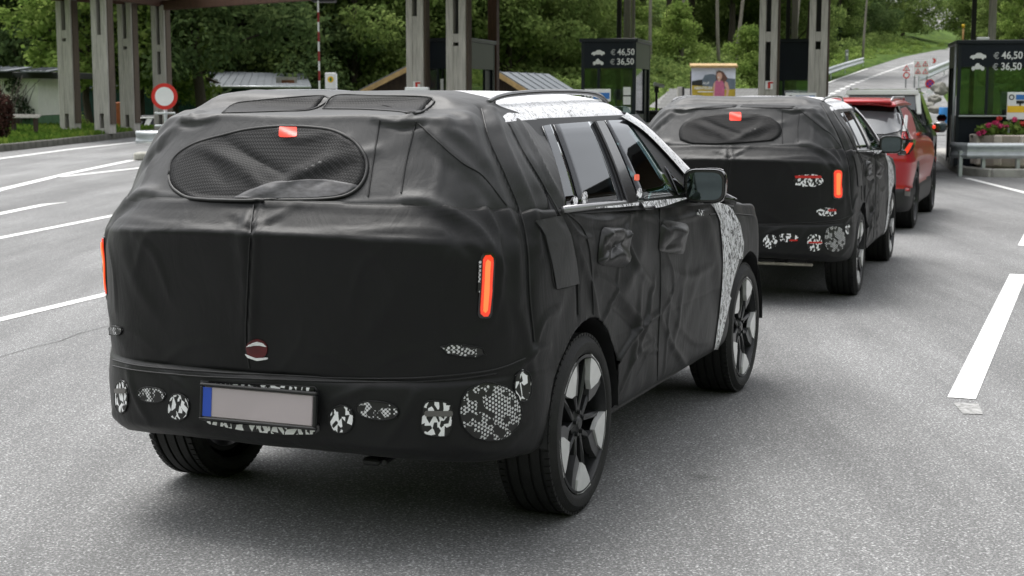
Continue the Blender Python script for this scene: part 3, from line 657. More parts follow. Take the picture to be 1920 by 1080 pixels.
def ell(cx, cy, rx, ry, n=36, p=2.4, rot=0.):
    out = []
    for i in range(n):
        a = 2*math.pi*i/n; x = rx*math.copysign(abs(math.cos(a))**(2/p), math.cos(a)); y = ry*math.copysign(abs(math.sin(a))**(2/p), math.sin(a))
        out.append((cx+x*math.cos(rot)-y*math.sin(rot), cy+x*math.sin(rot)+y*math.cos(rot)))
    return out
def ragged(pts, a, seed=0):
    rr = random.Random(seed); c = np.mean(pts, axis=0); return [tuple(c+(np.array(p)-c)*(1+rr.uniform(-a, a))) for p in pts]
def strip_patch(left, right, pose, off=.005, n=30, m=6):
    A = resample(np.array(left, float), np.linalg.norm(np.diff(np.array(left, float), axis=0), axis=1).sum()/n); B = resample(np.array(right, float), np.linalg.norm(np.diff(np.array(right, float), axis=0), axis=1).sum()/n)
    k = min(len(A), len(B)); mb = MB(); vs = []; last = None
    for i in range(k):
        for j in range(m+1):
            p = A[i]*(1-j/m)+B[i]*j/m; h = hit(p[0], p[1], pose) or last; last = h; vs.append(h[0]+h[1]*off)
    return mb.add(vs, [(i*(m+1)+j, (i+1)*(m+1)+j, (i+1)*(m+1)+j+1, i*(m+1)+j+1) for i in range(k-1) for j in range(m)])
def seam(px, pose, r=.0032, lift=.0015):
    P = resample(crspline(np.array(px, float)) if len(px) > 2 else np.array(px, float), 9.); pts = []
    for q in P:
        h = hit(q[0], q[1], pose)
        if h: pts.append(h[0]+h[1]*lift)
    return MB().tube(pts, r, 6)

# --- wheel, shared by every copy
def make_wheel_meshes():
    w = {}
    prof = []                                             # tyre cross-section, outer face at y = 0
    R, W, ri = TR, .245, .281
    side = [(ri-.004, -.012), (ri+.006, -.002), (ri+.018, .004), (ri+.045, .003), (R-.026, -.006), (R-.012, -.017), (R-.004, -.030)]
    tread = []
    gy = [.052, .098, .147, .193]
    y = .036
    for g in gy: tread += [(R, -(g-.006)), (R-.009, -(g-.0045)), (R-.009, -(g+.0045)), (R, -(g+.006))]
    prof = side+[(R-.001, -.040)]+tread+[(R-.001, -W+.04)]+[(r_, -W-y_) for r_, y_ in side[::-1]]
    t = MB().lathe(prof, 72)
    for i in range(72):                                   # shoulder blocks with sipes between them
        a = 2*math.pi*(i+.5)/72
        for yy in (-.030, -W+.030):
            M = Matrix.Rotation(-a, 3, 'Y'); t.box(M @ Vector((R-.004, yy, 0)), (.012, .024, .024), M=M)
    w['tyre'] = t.mesh('wheel', True); w['tyre'].materials.append(M_RUB); w['tyre'].set_sharp_from_angle(angle=math.radians(35))
    rb = MB().lathe([(ri-.003, -.004), (ri-.014, -.002), (ri-.018, -.014), (ri-.026, -.05), (ri-.03, -.2), (ri-.05, -.2), (ri-.045, -.04)], 60)
    rb.lathe([(.0, -.020), (.022, -.020), (.027, -.026), (.034, -.03), (.062, -.036), (.07, -.07), (.07, -.16)], 40)
    w['rim'] = rb.mesh('rim', True); w['rim'].materials.append(M_RIMD); w['rim'].set_sharp_from_angle(angle=math.radians(35))
    w['disc'] = MB().lathe([(.06, -.125), (.165, -.125), (.165, -.15), (.06, -.15)], 48).mesh('brake_disc', True); w['disc'].materials.append(M_DISC); w['disc'].set_sharp_from_angle(angle=math.radians(35))
    sp = MB()                                             # a split dark spoke (two legs), along +x
    for s in (-1, 1):
        a = [(.045, s*.014), (.045, s*.036), (.24, s*.072), (.24, s*.048)]
        f = [(x, -.030-.0*x, z) for x, z in a]; b = [(x, -.075, z*1.0) for x, z in a]; mid = [((.045+.24)/2, -.020, s*.043)]
        sp.add(f+b+mid, [(8, 0, 1), (8, 1, 2), (8, 2, 3), (8, 3, 0), (0, 4, 5, 1), (1, 5, 6, 2), (2, 6, 7, 3), (3, 7, 4, 0)])
    w['spoke'] = sp.mesh('spoke'); w['spoke'].materials.append(M_RIMD)
    bl = MB()                                             # machined blade at the rim edge
    poly = [(.262, -.075), (.268, .02), (.255, .085), (.205, .068), (.150, .012), (.172, -.022), (.225, -.06)]
    f = [(x, -.004+(.25-x)*-.05, z) for x, z in poly]; b = [(x, -.03, z) for x, z in poly]; n = len(poly)
    bl.add(f+b, [tuple(range(n))[::-1]]+[(i, (i+1) % n, (i+1) % n+n, i+n) for i in range(n)])
    w['blade'] = bl.mesh('rim_blade'); w['blade'].materials.append(M_RIMS)
    fac = MB()                                            # dark facet beside the blade
    poly = [(.205, .070), (.255, .088), (.235, .125), (.16, .09), (.11, .045), (.150, .016)]
    f = [(x, -.012+(.25-x)*-.06, z) for x, z in poly]; b = [(x, -.05, z) for x, z in poly]; n = len(poly)
    fac.add(f+b, [tuple(range(n))[::-1]]+[(i, (i+1) % n, (i+1) % n+n, i+n) for i in range(n)])
    w['facet'] = fac.mesh('rim_facet'); w['facet'].materials.append(pm('grey_alloy', (.10, .10, .105), .35, metal=.5, var=.1))
    w['nut'] = MB().tube([(0, -.036, 0), (0, -.02, 0)], .009, 6).mesh('wheel_nut'); w['nut'].materials.append(M_RIMD)
    return w
WM = make_wheel_meshes()
def add_wheel(car, x, side, spin=0., steer=0., y=.925):
    t = obj('wheel', WM['tyre'], None, car); t.location = (x, side*y, TR)
    # mesh is built with its outer face at y = 0 and the body toward -y (left wheel); turn it for the right
    t.rotation_euler = (0, 0, (0 if side > 0 else math.pi)+steer)
    obj('rim', WM['rim'], None, t); obj('brake_disc', WM['disc'], None, t)
    for k in range(5):
        a = spin+k*2*math.pi/5
        for nm in ('spoke', 'blade', 'facet'):
            q = obj(WM[nm].name.split('.')[0], WM[nm], None, t); q.rotation_euler = (0, a, 0); q.scale = (1.035, 1, 1.035)
        q = obj('wheel_nut', WM['nut'], None, t); q.location = (.046*math.cos(a+.6), .002, -.046*math.sin(a+.6))
    return t

def shade_cloth(o):
    m = o.modifiers.new('cloth', 'SOLIDIFY'); m.thickness = .005; m.offset = -1; return o
def camo_car(label, pose, primary=None, zscale=1.):
    car = thing('camouflaged_car', label, 'car'); place(car, pose); car.scale = (1, 1, zscale)
    return car
car1 = camo_car('nearest large car wrapped in black cloth, blank number plate on its bumper', CAR1)
car1['group'] = 'camouflaged cars in the toll queue'
def build_common(car):
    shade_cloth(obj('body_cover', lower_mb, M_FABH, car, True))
    shade_cloth(obj('hatch_cover', tent_mb, M_FAB, car, True))
    obj('bonnet_cover', hood_mb, M_FAB, car, True)
    # roof skin
    Rr = []
    for x, dz, w in ((-.34, -.035, .985), (-.2, -.012, 1.), (.1, -.004, 1.), (.4, 0., 1.), (.9, .0, 1.), (1.15, -.012, .995), (1.27, -.035, .985), (1.36, -.07, .975)):
        Rr.append([(x, 0, 1.672+dz), (x, -.35*w, 1.666+dz), (x, -.54*w, 1.648+dz), (x, -.625*w, 1.625+dz), (x, -.675*w, 1.592+dz*.7), (x, -.70*w, 1.562+dz*.35)])
    obj('roof', grid_mb(dense(mirror_cols(Rr), .03, .03)), M_ROOFF, car, True)
    for s in (1, -1):
        # rail on feet
        def fl(p): return (p[0], p[1]*s, p[2])
        rp = crspline(np.array([(-.24, -.612, 1.628), (-.14, -.615, 1.648), (.05, -.615, 1.66), (.4, -.615, 1.667), (.85, -.61, 1.664), (1.08, -.605, 1.648), (1.2, -.60, 1.618)]), 6)
        rail = obj('roof_rail', MB().tube([fl(p) for p in rp], .011, 8), M_BLK, car, True)
        obj('rail_strip', MB().tube([fl((p[0], p[1]-.004, p[2]+.008)) for p in rp], .0045, 6), M_TRIM, rail, True)
        fm = (lambda m: m) if s > 0 else flipy
        obj('door_frame', fm(side_panel([(-.3, 1.212), (1.97, 1.10), (1.37, 1.561), (-.12, 1.564)], -.004, .012, 12)), M_FRAME, car, True, 30)
        P = side_px
        q = [P(1060, 391), P(1082, 388.5), P(1032, 233), P(1016, 236)]
        obj('quarter_glass', fm(side_panel(q, .003, .004)), M_GLASS, car, True)
        q = [P(1087, 388), P(1167, 378), P(1110, 227.5), P(1037, 233)]
        obj('rear_door_glass', fm(side_panel(q, .003, .004)), M_GLASS, car, True)
        q = [P(1199, 374), P(1268, 366), P(1174, 224.5), P(1134, 226)]
        obj('front_door_glass', fm(side_panel(q, .003, .004)), M_GLASSF, car, True)
        q = [P(1271, 365.5), P(1288, 363), P(1283, 352), P(1246, 312)]
        obj('corner_glass', fm(side_panel(q, .003, .004)), M_GLASS, car, True)
        q = [P(1175, 380), P(1193, 377), P(1129, 226), P(1115, 227)]
        obj('door_pillar', fm(side_panel(q, .009, .01)), M_BLK, car, True, 30)
        bp = [(x, -.905+(.02*max(0, x-1.2)), z) for x, z in ((-.2, 1.226), (.3, 1.210), (.74, 1.193), (1.2, 1.176), (1.6, 1.158), (1.78, 1.148))]
        obj('belt_trim', MB().tube([fl(p) for p in bp], .014, 8), M_TRIM, car, True)
        # printed film on the windscreen pillar
        inn = resample(crspline(np.array([P(1160, 218), P(1200, 243), P(1245, 287), P(1288, 336)])), .05); out_ = resample(crspline(np.array([P(1172, 210.5), P(1211, 237), P(1255, 279), P(1299, 325)])), .05); k_ = min(len(inn), len(out_)); vs = []
        for (xi, zi), (xo, zo) in zip(inn[:k_], out_[:k_]):
            yi, yo = side_y(xi, zi), side_y(xo, zo); vs += [fl((xi, yi-.012, zi)), fl(((xi+xo)/2, (yi+yo)/2-.016, (zi+zo)/2)), fl((xo, yo-.008, zo)), fl((xo+.03, yo+.06, zo+.005))]
        obj('windscreen_pillar', MB().add(vs, [(i*4+j, i*4+j+1, i*4+j+5, i*4+j+4) for i in range(k_-1) for j in range(3)]), M_ROOFF, car, True)
        # door mirror
        mx, my, mz = 1.50, -1.0, 1.222
        def rrect(w, h, n=28, p=4.): return [(w*math.copysign(abs(math.cos(a))**(2/p), math.cos(a)), h*math.copysign(abs(math.sin(a))**(2/p), math.sin(a))) for a in np.linspace(0, 2*math.pi, n, endpoint=False)]
        def loft(secs, cap=True):
            m2 = MB(); n_ = len(secs[0][1]); vs_ = [(x_, y_, z_) for x_, q_ in secs for y_, z_ in q_]; fs_ = [(i*n_+j, i*n_+(j+1) % n_, (i+1)*n_+(j+1) % n_, (i+1)*n_+j) for i in range(len(secs)-1) for j in range(n_)]
            return m2.add(vs_, fs_+([tuple(range(n_))[::-1], tuple((len(secs)-1)*n_+j for j in range(n_))] if cap else []))
        mh = obj('door_mirror', loft([(-.062, rrect(.094, .076)), (-.068, rrect(.098, .080)), (-.05, rrect(.102, .084)), (0., rrect(.100, .082)), (.05, rrect(.085, .068)), (.08, rrect(.055, .042))]), M_BLK, car, True, 50); mh.location = fl((mx+.03, my, mz)); mh.rotation_euler = (0, 0, .12*s)
        obj('mirror_glass', loft([(-.071, rrect(.083, .066)), (-.064, rrect(.083, .066))]), pm('mirror_silver', (.10, .125, .13), .03, metal=1., var=.02), mh)
        sh_ = [(x_, [(y_*1.03, z_*1.03) for y_, z_ in rrect(a_, b_) ]) for x_, a_, b_ in ((-.045, .102, .084), (0., .100, .082), (.05, .085, .068))]
        fm2 = loft(sh_, False); fm2.f = [f for f in fm2.f if np.mean([fm2.v[i][1] for i in f])*s > .03 or np.mean([fm2.v[i][2] for i in f]) > .075]; fm2.m = [0]*len(fm2.f); obj('mirror_film', fm2, M_SCRIB, mh, True)
        obj('mirror_arm', MB().tube([(.02, -.05*s, -.05), (.06, -.13*s, -.085)], [.03, .022], 8), M_BLK, mh, True)
    wsr = []
    for t in np.linspace(0, 1, 6):
        x = 1.33+.66*t; z = 1.60-.47*t; w = .66+.14*t; wsr.append([(x+.05*(1-0), 0, z+.045*math.sin(math.pi*t)), (x+.03, -w*.6, z+.03*math.sin(math.pi*t)), (x, -w, z)])
    obj('windscreen', grid_mb(dense(mirror_cols(wsr), .06, .06), flip=True), M_GLASSF, car, True)
    # cabin
    obj('cabin_floor', MB().box((.75, 0, .56), (2.4, 1.5, .06)).box((-.62, 0, .9), (.05, 1.3, .7)), M_CABIN, car)
    obj('dashboard', MB().box((1.78, 0, 1.0), (.38, 1.5, .24), bev=.08).box((1.62, .38, 1.12), (.06, .3, .10), bev=.02), M_CABG, car, True, 40)
    obj('instrument_display', MB().box((1.585, -.30, 1.20), (.012, .16, .07)), M_GREEN, car)
    obj('steering_wheel', MB().tube([(1.47+.06*math.sin(a), .38+.17*math.cos(a), 1.02+.16*math.sin(a)) for a in np.linspace(0, 6.283, 25)[:-1]], .014, 6, closed=True), M_DARK, car, True)
    for x in (.28, 1.12):
        for y in (-.38, .38):
            st = obj('seat', MB().box((x, y, .72), (.5, .48, .16), bev=.06).box((x-.24, y, 1.02), (.14, .46, .62), M=Matrix.Rotation(-.2, 3, 'Y'), bev=.05), M_CABIN, car, True, 40)
            obj('headrest', MB().box((x-.315, y, 1.40), (.09, .26, .17), bev=.04), M_CABIN, st, True, 40)
    # under the body; low panels added to block light and darken the ground shadow
    obj('underbody', MB().box((1.25, 0, .40), (3.7, 1.15, .1)).box((-.5, 0, .46), (.5, 1.3, .16)).box((3.05, 0, .45), (.3, 1.4, .3)).box((1.35, 0, .355), (1.75, 1.74, .11)).box((1.35, 0, .285), (1.95, 1.3, .06)).box((3.1, 0, .27), (.12, 1.5, .22)).box((.0, 0, .30), (.9, 1.1, .05)), M_DARK, car)
    obj('rear_axle', MB().tube([(.02, -.72, .34), (.05, -.3, .31), (.05, .3, .31), (.02, .72, .34)], .045, 10).box((.05, 0, .33), (.3, .4, .16), bev=.04), M_DARK, car, True, 40)
    obj('tow_bracket', MB().box((-.70, -.36, .325), (.12, .07, .025), bev=.008).tube([(-.76, -.42, .33), (-.62, -.42, .34)], .01, 8), M_DARK, car)
    for cx in (0., WB):
        for s in (1, -1):
            prof = [(cx+ARCH*math.cos(a), TR+ARCH*math.sin(a)) for a in np.linspace(-.02, math.pi+.02, 26)]
            vs = []
            for x, z in prof: vs += [(x, s*.925, z), (x, s*.60, z)]
            k = len(prof); mbw = MB().add(vs, [(2*i, 2*i+1, 2*i+3, 2*i+2) for i in range(k-1)]); mbw.add([(x, s*.60, z) for x, z in prof], [tuple(range(k))])
            obj('wheel_arch_liner', mbw, M_DARK, car, True, 40)
    for s in (-1, 1):
        add_wheel(car, 0, s, .35 if s < 0 else .9); add_wheel(car, WB, s, .55, 0.)
build_common(car1)
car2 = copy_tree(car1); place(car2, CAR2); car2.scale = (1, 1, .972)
car2['label'] = 'second camouflaged car in the queue, black cloth, scribbled stickers beside its tail lamp'

# --- what is particular to each car
def roundrect(x0, y0, x1, y1, r=4, n=5):
    out = []
    for cx, cy, a0 in ((x1-r, y1-r, 0), (x0+r, y1-r, 90), (x0+r, y0+r, 180), (x1-r, y0+r, 270)):
        for k in range(n): a = math.radians(a0+90*k/(n-1)); out.append((cx+r*math.cos(a), cy+r*math.sin(a)))
    return out
MAIN = lambda nm, mb, mat, par=None, sm=True, au=40: obj(nm, mb, mat, par or car1, sm, au)
def film(c, outline, mat, pose, off=.004, segs=36, rings=5, name='camouflage_patch'):
    o = obj(name, patch_poly(outline, pose, off, .006, rings, segs, c.scale[2]), mat, c, True, 40)
    if name == 'camouflage_patch' and pose is CAR1 and len(outline) > 30: obj('cut_out_hem', seam(list(outline)+[outline[0]], pose, .003, .004), M_FABH, o, True)
    return o
def grow(o, k): c_ = np.mean(o, axis=0); return [tuple(c_+(np.array(p)-c_)+np.sign(np.array(p)-c_)*k) for p in o]
def lamp(c, outline, core, pose, mirror=False):
    zs = c.scale[2]; fm_ = flipy if mirror else (lambda m: m)
    l = obj('tail_lamp', fm_(patch_poly(outline, pose, .008, .016, 4, 30, zs)), M_LAMP, c, True, 50)
    w_ = max(p[0] for p in outline)-min(p[0] for p in outline)
    obj('lamp_surround', fm_(patch_poly(ragged(grow(outline, w_*.16), .012, 5), pose, .004, .008, 3, 40, zs)), M_BLK, l, True, 50)
    obj('lamp_core', fm_(patch_poly(core, pose, .0105, .003, 3, 30, zs)), M_LAMPC, l, True, 50)
    return l
WIN = [(318, 330), (322, 306), (340, 285), (372, 268), (420, 254), (470, 243), (530, 238), (590, 240), (632, 248), (664, 266), (682, 288), (689, 310), (684, 336), (668, 357), (640, 370), (590, 375), (500, 376), (420, 376), (360, 373), (332, 360), (320, 345)]
ew = obj('rear_window_net', patch_poly(WIN, CAR1, .0065, .008, 14, 64), M_NET, car1, True); 
obj('net_binding', seam(WIN+[WIN[0]], CAR1, .007, .003), M_DARK, ew, True)
INN = [(436, 374.5), (470, 357), (510, 344), (560, 338), (610, 338), (655, 345), (674, 350), (662, 361), (640, 369), (590, 373.5), (500, 374.5)]
obj('film_behind_net', patch_poly(INN, CAR1, .0085, .002, 8, 44), pm('dim_film', (.05, .05, .055), .6, var=.6, scale=26, stretch=(1, 1, 3)), ew, True)
bl_ = film(car1, roundrect(525, 238.5, 558, 258, 3), M_BRAKE, CAR1, .008, name='brake_light')
for q in ([(417, 212.5), (436, 197), (470, 190), (610, 180.5), (588, 205), (520, 209.5)], [(606, 204.5), (628, 180), (700, 180), (811, 184.5), (786, 212), (740, 209), (680, 205.5)]):
    e = obj('roof_net', patch_poly(q, CAR1, .003, .003, 8, 44), M_NET, car1, True); obj('net_binding', seam(q+[q[0]], CAR1, .004), M_DARK, e, True)
LO, LI = [(905, 486), (909, 479), (919, 478), (924, 485), (922, 540), (918, 588), (913, 594), (903, 593), (899, 586), (902, 540)], [(909, 492), (913, 486), (918, 490), (916, 540), (912, 582), (907, 587), (904, 582), (906, 540)]
lamp(car1, LO, LI, CAR1)
lamp(car1, LO, LI, CAR1, True)
lm = obj('lamp_film', strip_patch([(897, 490), (896, 515), (894, 548)], [(902, 488), (900, 515), (898, 548)], CAR1, .006, 20, 2), M_DOTS, car1, True)
# bumper stickers
for i, (c_, rx, ry, mt, rg) in enumerate([((229, 744), 12, 31, M_SHARD, 0), ((285, 740), 26, 14, M_DOTS, 0), ((335, 763), 20, 25, M_SHARD, .05), ((641, 786), 23, 26, M_SHARD, .03),
        ((708, 769.5), 40, 17, M_DOTS, 0), ((819, 785), 29, 33, M_SHARD, 0), ((919, 772), 57, 54, M_DOTS, .03), ((980, 724), 16, 31, M_SHARD, .04), ((868, 657), 41, 11, M_DOTS, .12), ((217, 620), 13, 9, M_DOTS, .15)]):
    film(car1, ragged(ell(*c_, rx, ry, p=(4 if rx == 29 else 2.2), rot=(.1 if rx > 20 else 0)), rg, i), mt, CAR1, .004)
film(car1, roundrect(796, 770, 848, 780, 3), pm('grey_reflector', (.12, .115, .11), .3, var=.1), CAR1, .009, name='reflector')
film(car1, roundrect(218, 728, 239, 737, 3), pm('grey_reflector', (.12, .115, .11), .3, var=.1), CAR1, .009, name='reflector')
em = film(car1, ell(482, 655, 20, 19, p=2), pm('dark_red_film', (.09, .006, .008), .4, var=.3, scale=30), CAR1, .004, name='badge_opening')
film(car1, [(464, 650), (472, 643), (482, 640), (494, 643), (501, 650), (490, 647), (476, 647)], M_SIGNW, CAR1, .008, name='badge_glint')
film(car1, [(462, 664), (480, 671), (503, 670), (503, 673), (484, 676), (466, 670)], M_SIGNW, CAR1, .008, name='badge_glint')
for (ox, oy) in ((0, 0),):
    pr = obj('plate_recess', patch_poly([(377, 713), (592, 724), (600, 735), (600, 812), (560, 815), (470, 806), (381, 788)], CAR1, .004, .01, 5, 48), M_BLK, car1, True, 40)
    obj('plate_film', strip_patch([(380, 716), (450, 719), (520, 722), (590, 727)], [(380, 722), (450, 726), (520, 729), (590, 733)], CAR1, .009, 20, 2), M_SHARD, pr)
    obj('plate_film', strip_patch([(386, 788), (450, 794), (520, 799), (594, 804)], [(396, 794), (460, 806), (530, 813), (590, 813)], CAR1, .009, 20, 3), M_SHARD, pr)
    # number plate: a flat board standing a little proud of the bumper
    c0 = hit(488, 763)[0]; pl = obj('number_plate', MB().box((0, 0, 0), (.012, .455, .112), bev=.004), M_PLATE, car1); pl.location = (c0.x-.022, -.022, c0.z+.008); pl.rotation_euler = (0, .10, 0)
    obj('plate_band', MB().box((-.0065, .2095, 0), (.004, .036, .106)), M_BLUE, pl)
    fr = MB()
    for y, z, a, b in ((0, .062, .485, .012), (0, -.062, .485, .012), (.2345, 0, .012, .114), (-.2345, 0, .012, .114)): fr.box((-.002, y, z), (.02, a, b), bev=.004)
    obj('plate_frame', fr, M_DARK, pl)
# seams of the cloth
for q in ([(203, 672), (250, 684), (320, 692), (420, 699), (520, 704), (640, 709), (760, 709), (860, 702), (930, 692), (985, 672)],
          [(204, 684), (260, 695), (380, 706), (520, 712), (640, 716), (760, 716), (860, 710), (930, 700)],
          [(476, 384), (470, 430), (467, 470), (463, 560), (461, 640), (468, 690)],
          [(903, 205), (918, 262), (948, 330), (978, 405), (990, 470), (994, 560), (1002, 640)], [(955, 232), (985, 290), (1018, 345), (1045, 395), (1070, 445), (1082, 520), (1084, 590)],
          [(1236, 392), (1238, 480), (1238, 560), (1234, 640), (1232, 712)],
          [(1004, 416), (1020, 440), (1032, 490), (1041, 540), (1070, 536), (1084, 530)], [(1057, 395), (1090, 425), (1105, 470), (1112, 560), (1112, 590)],
          [(712, 225), (700, 300), (690, 368)], [(780, 228), (762, 300), (752, 362)], [(785, 232), (860, 300), (905, 330), (950, 385)],
          [(1330, 402), (1370, 400), (1410, 404), (1430, 404)]):
    MAIN('cloth_seam', seam(q, CAR1), M_DARK)
# pockets over the door handles and the flap behind the rear door
def pocket(cx, cy, rx, ry, seed, puff=.03):
    rings, segs = 9, 44; out = ragged(ell(cx, cy, rx, ry, segs, 6., .12), .02, seed); H = []; last = None; mb = MB(); rr = random.Random(seed)
    c = np.array((cx, cy)); vs = []
    for r in range(rings+1):
        for s, q in enumerate(out):
            p = c+(np.array(q)-c)*r/rings; h = hit(*p) or last; last = h; w = (1-(r/rings)**4); cr_ = .030*(float(vnoise(np.array([[p[0]*.09+seed, p[1]*.05, seed*3.]]), 5)[0])-.5)+.022*(float(vnoise(np.array([[p[0]*.16+p[1]*.1, p[1]*.03, seed*3.]]), 6)[0])-.5)
            vs.append(h[0]+h[1]*(.004+puff*w*(.75+.25*math.sin(p[1]*.12))+cr_*w))
    return mb.add(vs, [(r*segs+s, (r+1)*segs+s, (r+1)*segs+(s+1) % segs, r*segs+(s+1) % segs) for r in range(rings) for s in range(segs)])
MAIN('handle_pocket', pocket(1151, 463, 29, 37, 1, .036), M_POCKET, None, True, 60); MAIN('handle_pocket', pocket(1261, 445, 25, 30, 4, .03), M_POCKET, None, True, 60)
obj('side_flap', strip_patch([(1003, 414), (1020, 442), (1032, 492), (1041, 542)], [(1052, 404), (1068, 440), (1079, 490), (1084, 532)], CAR1, .008, 24, 8), M_FAB, car1, True)
# printed film showing along the window line and behind the front wheel
MAIN('film_strip', strip_patch([(1112, 391), (1150, 387), (1194, 381)], [(1112, 392.5), (1150, 391), (1194, 387)], CAR1, .012, 20, 2), M_SCRIB)
MAIN('film_strip', strip_patch([(1198, 380.5), (1240, 376), (1282, 372)], [(1206, 395), (1240, 389), (1284, 374)], CAR1, .012, 20, 3), M_SCRIB)
MAIN('film_strip', strip_patch([(1322, 377), (1336, 388), (1347, 410), (1352, 450), (1354, 490), (1352, 540), (1347, 590), (1340, 640), (1336, 664)], [(1350, 376), (1371, 392), (1386, 420), (1393, 455), (1391, 490), (1380, 520), (1366, 570), (1352, 630), (1342, 664)], CAR1, .006, 60, 5), M_SCRIB)
film(car1, ragged(ell(1312, 399, 6, 6), .15, 2), M_SHARD, CAR1, .006)
film(car1, ragged(ell(1076, 378, 4, 8), .1, 2), M_SCRIB, CAR1, .008); film(car1, ragged(ell(1094, 372, 4.5, 11), .15, 3), M_SCRIB, CAR1, .008); film(car1, ragged(ell(1197, 363, 4, 9), .12, 3), M_SCRIB, CAR1, .008)
film(car1, roundrect(1188, 328, 1196, 340, 2), M_ORANGE, CAR1, .008, name='orange_tag')

# the second car wears the same seams, pockets and film
for ch in list(car1.children):
    if ch.name.split('.')[0] in ('film_strip', 'handle_pocket', 'cloth_seam', 'side_flap'): copy_tree(ch, car2)
# second car
k2 = .972
wn2 = [(1275, 262), (1272, 248), (1280, 232), (1300, 222), (1340, 215), (1380, 212), (1420, 214), (1445, 221), (1461, 232), (1467, 244), (1462, 256), (1448, 264), (1400, 268), (1340, 271), (1295, 270)]
e = obj('rear_window_net', patch_poly(wn2, CAR2, .0065, .008, 12, 50, k2), M_NET, car2, True)
film(car2, roundrect(1368, 211, 1390, 227, 2), M_BRAKE, CAR2, .008, name='brake_light')
lamp(car2, roundrect(1563, 319, 1578, 371, 5), roundrect(1567, 324, 1575, 366, 3), CAR2)
for i, (c_, rx, ry, mt, rg) in enumerate([((1515, 338), 27, 12, M_SHARD, .1), ((1550, 397.5), 18, 8, M_SHARD, .1), ((1444, 453), 13, 13, M_SHARD, .06), ((1477, 446), 19, 8, M_SHARD, .06), ((1527, 455), 14, 16, M_SHARD, .03), ((1565, 448), 19, 24, M_DOTS, .03), ((1589, 430), 4.5, 9, M_SHARD, 0)]):
    film(car2, ragged(ell(*c_, rx, ry), rg, i+20), mt, CAR2, .004, 28, 4)
for r in ((1490, 329, 1540, 334), (1552, 392, 1567, 396), (1515, 453, 1541, 456), (1480, 449, 1496, 452)): film(car2, roundrect(*r, 1), M_SIGNR, CAR2, .008, 20, 2, 'red_tape')
for q in ([(1290, 205), (1330, 199), (1383, 196), (1380, 201), (1330, 205)], [(1388, 201), (1392, 196), (1440, 197), (1495, 199), (1488, 204), (1440, 203)]):
    obj('roof_net', patch_poly(q, CAR2, .003, .003, 4, 30, k2), M_NET, car2, True)
obj('bumper_strip', MB().box((-.80, -.2, .33), (.03, .9, .025), bev=.006), pm('dirty_chrome', (.35, .33, .28), .4, metal=.7, var=.3, scale=12), car2)

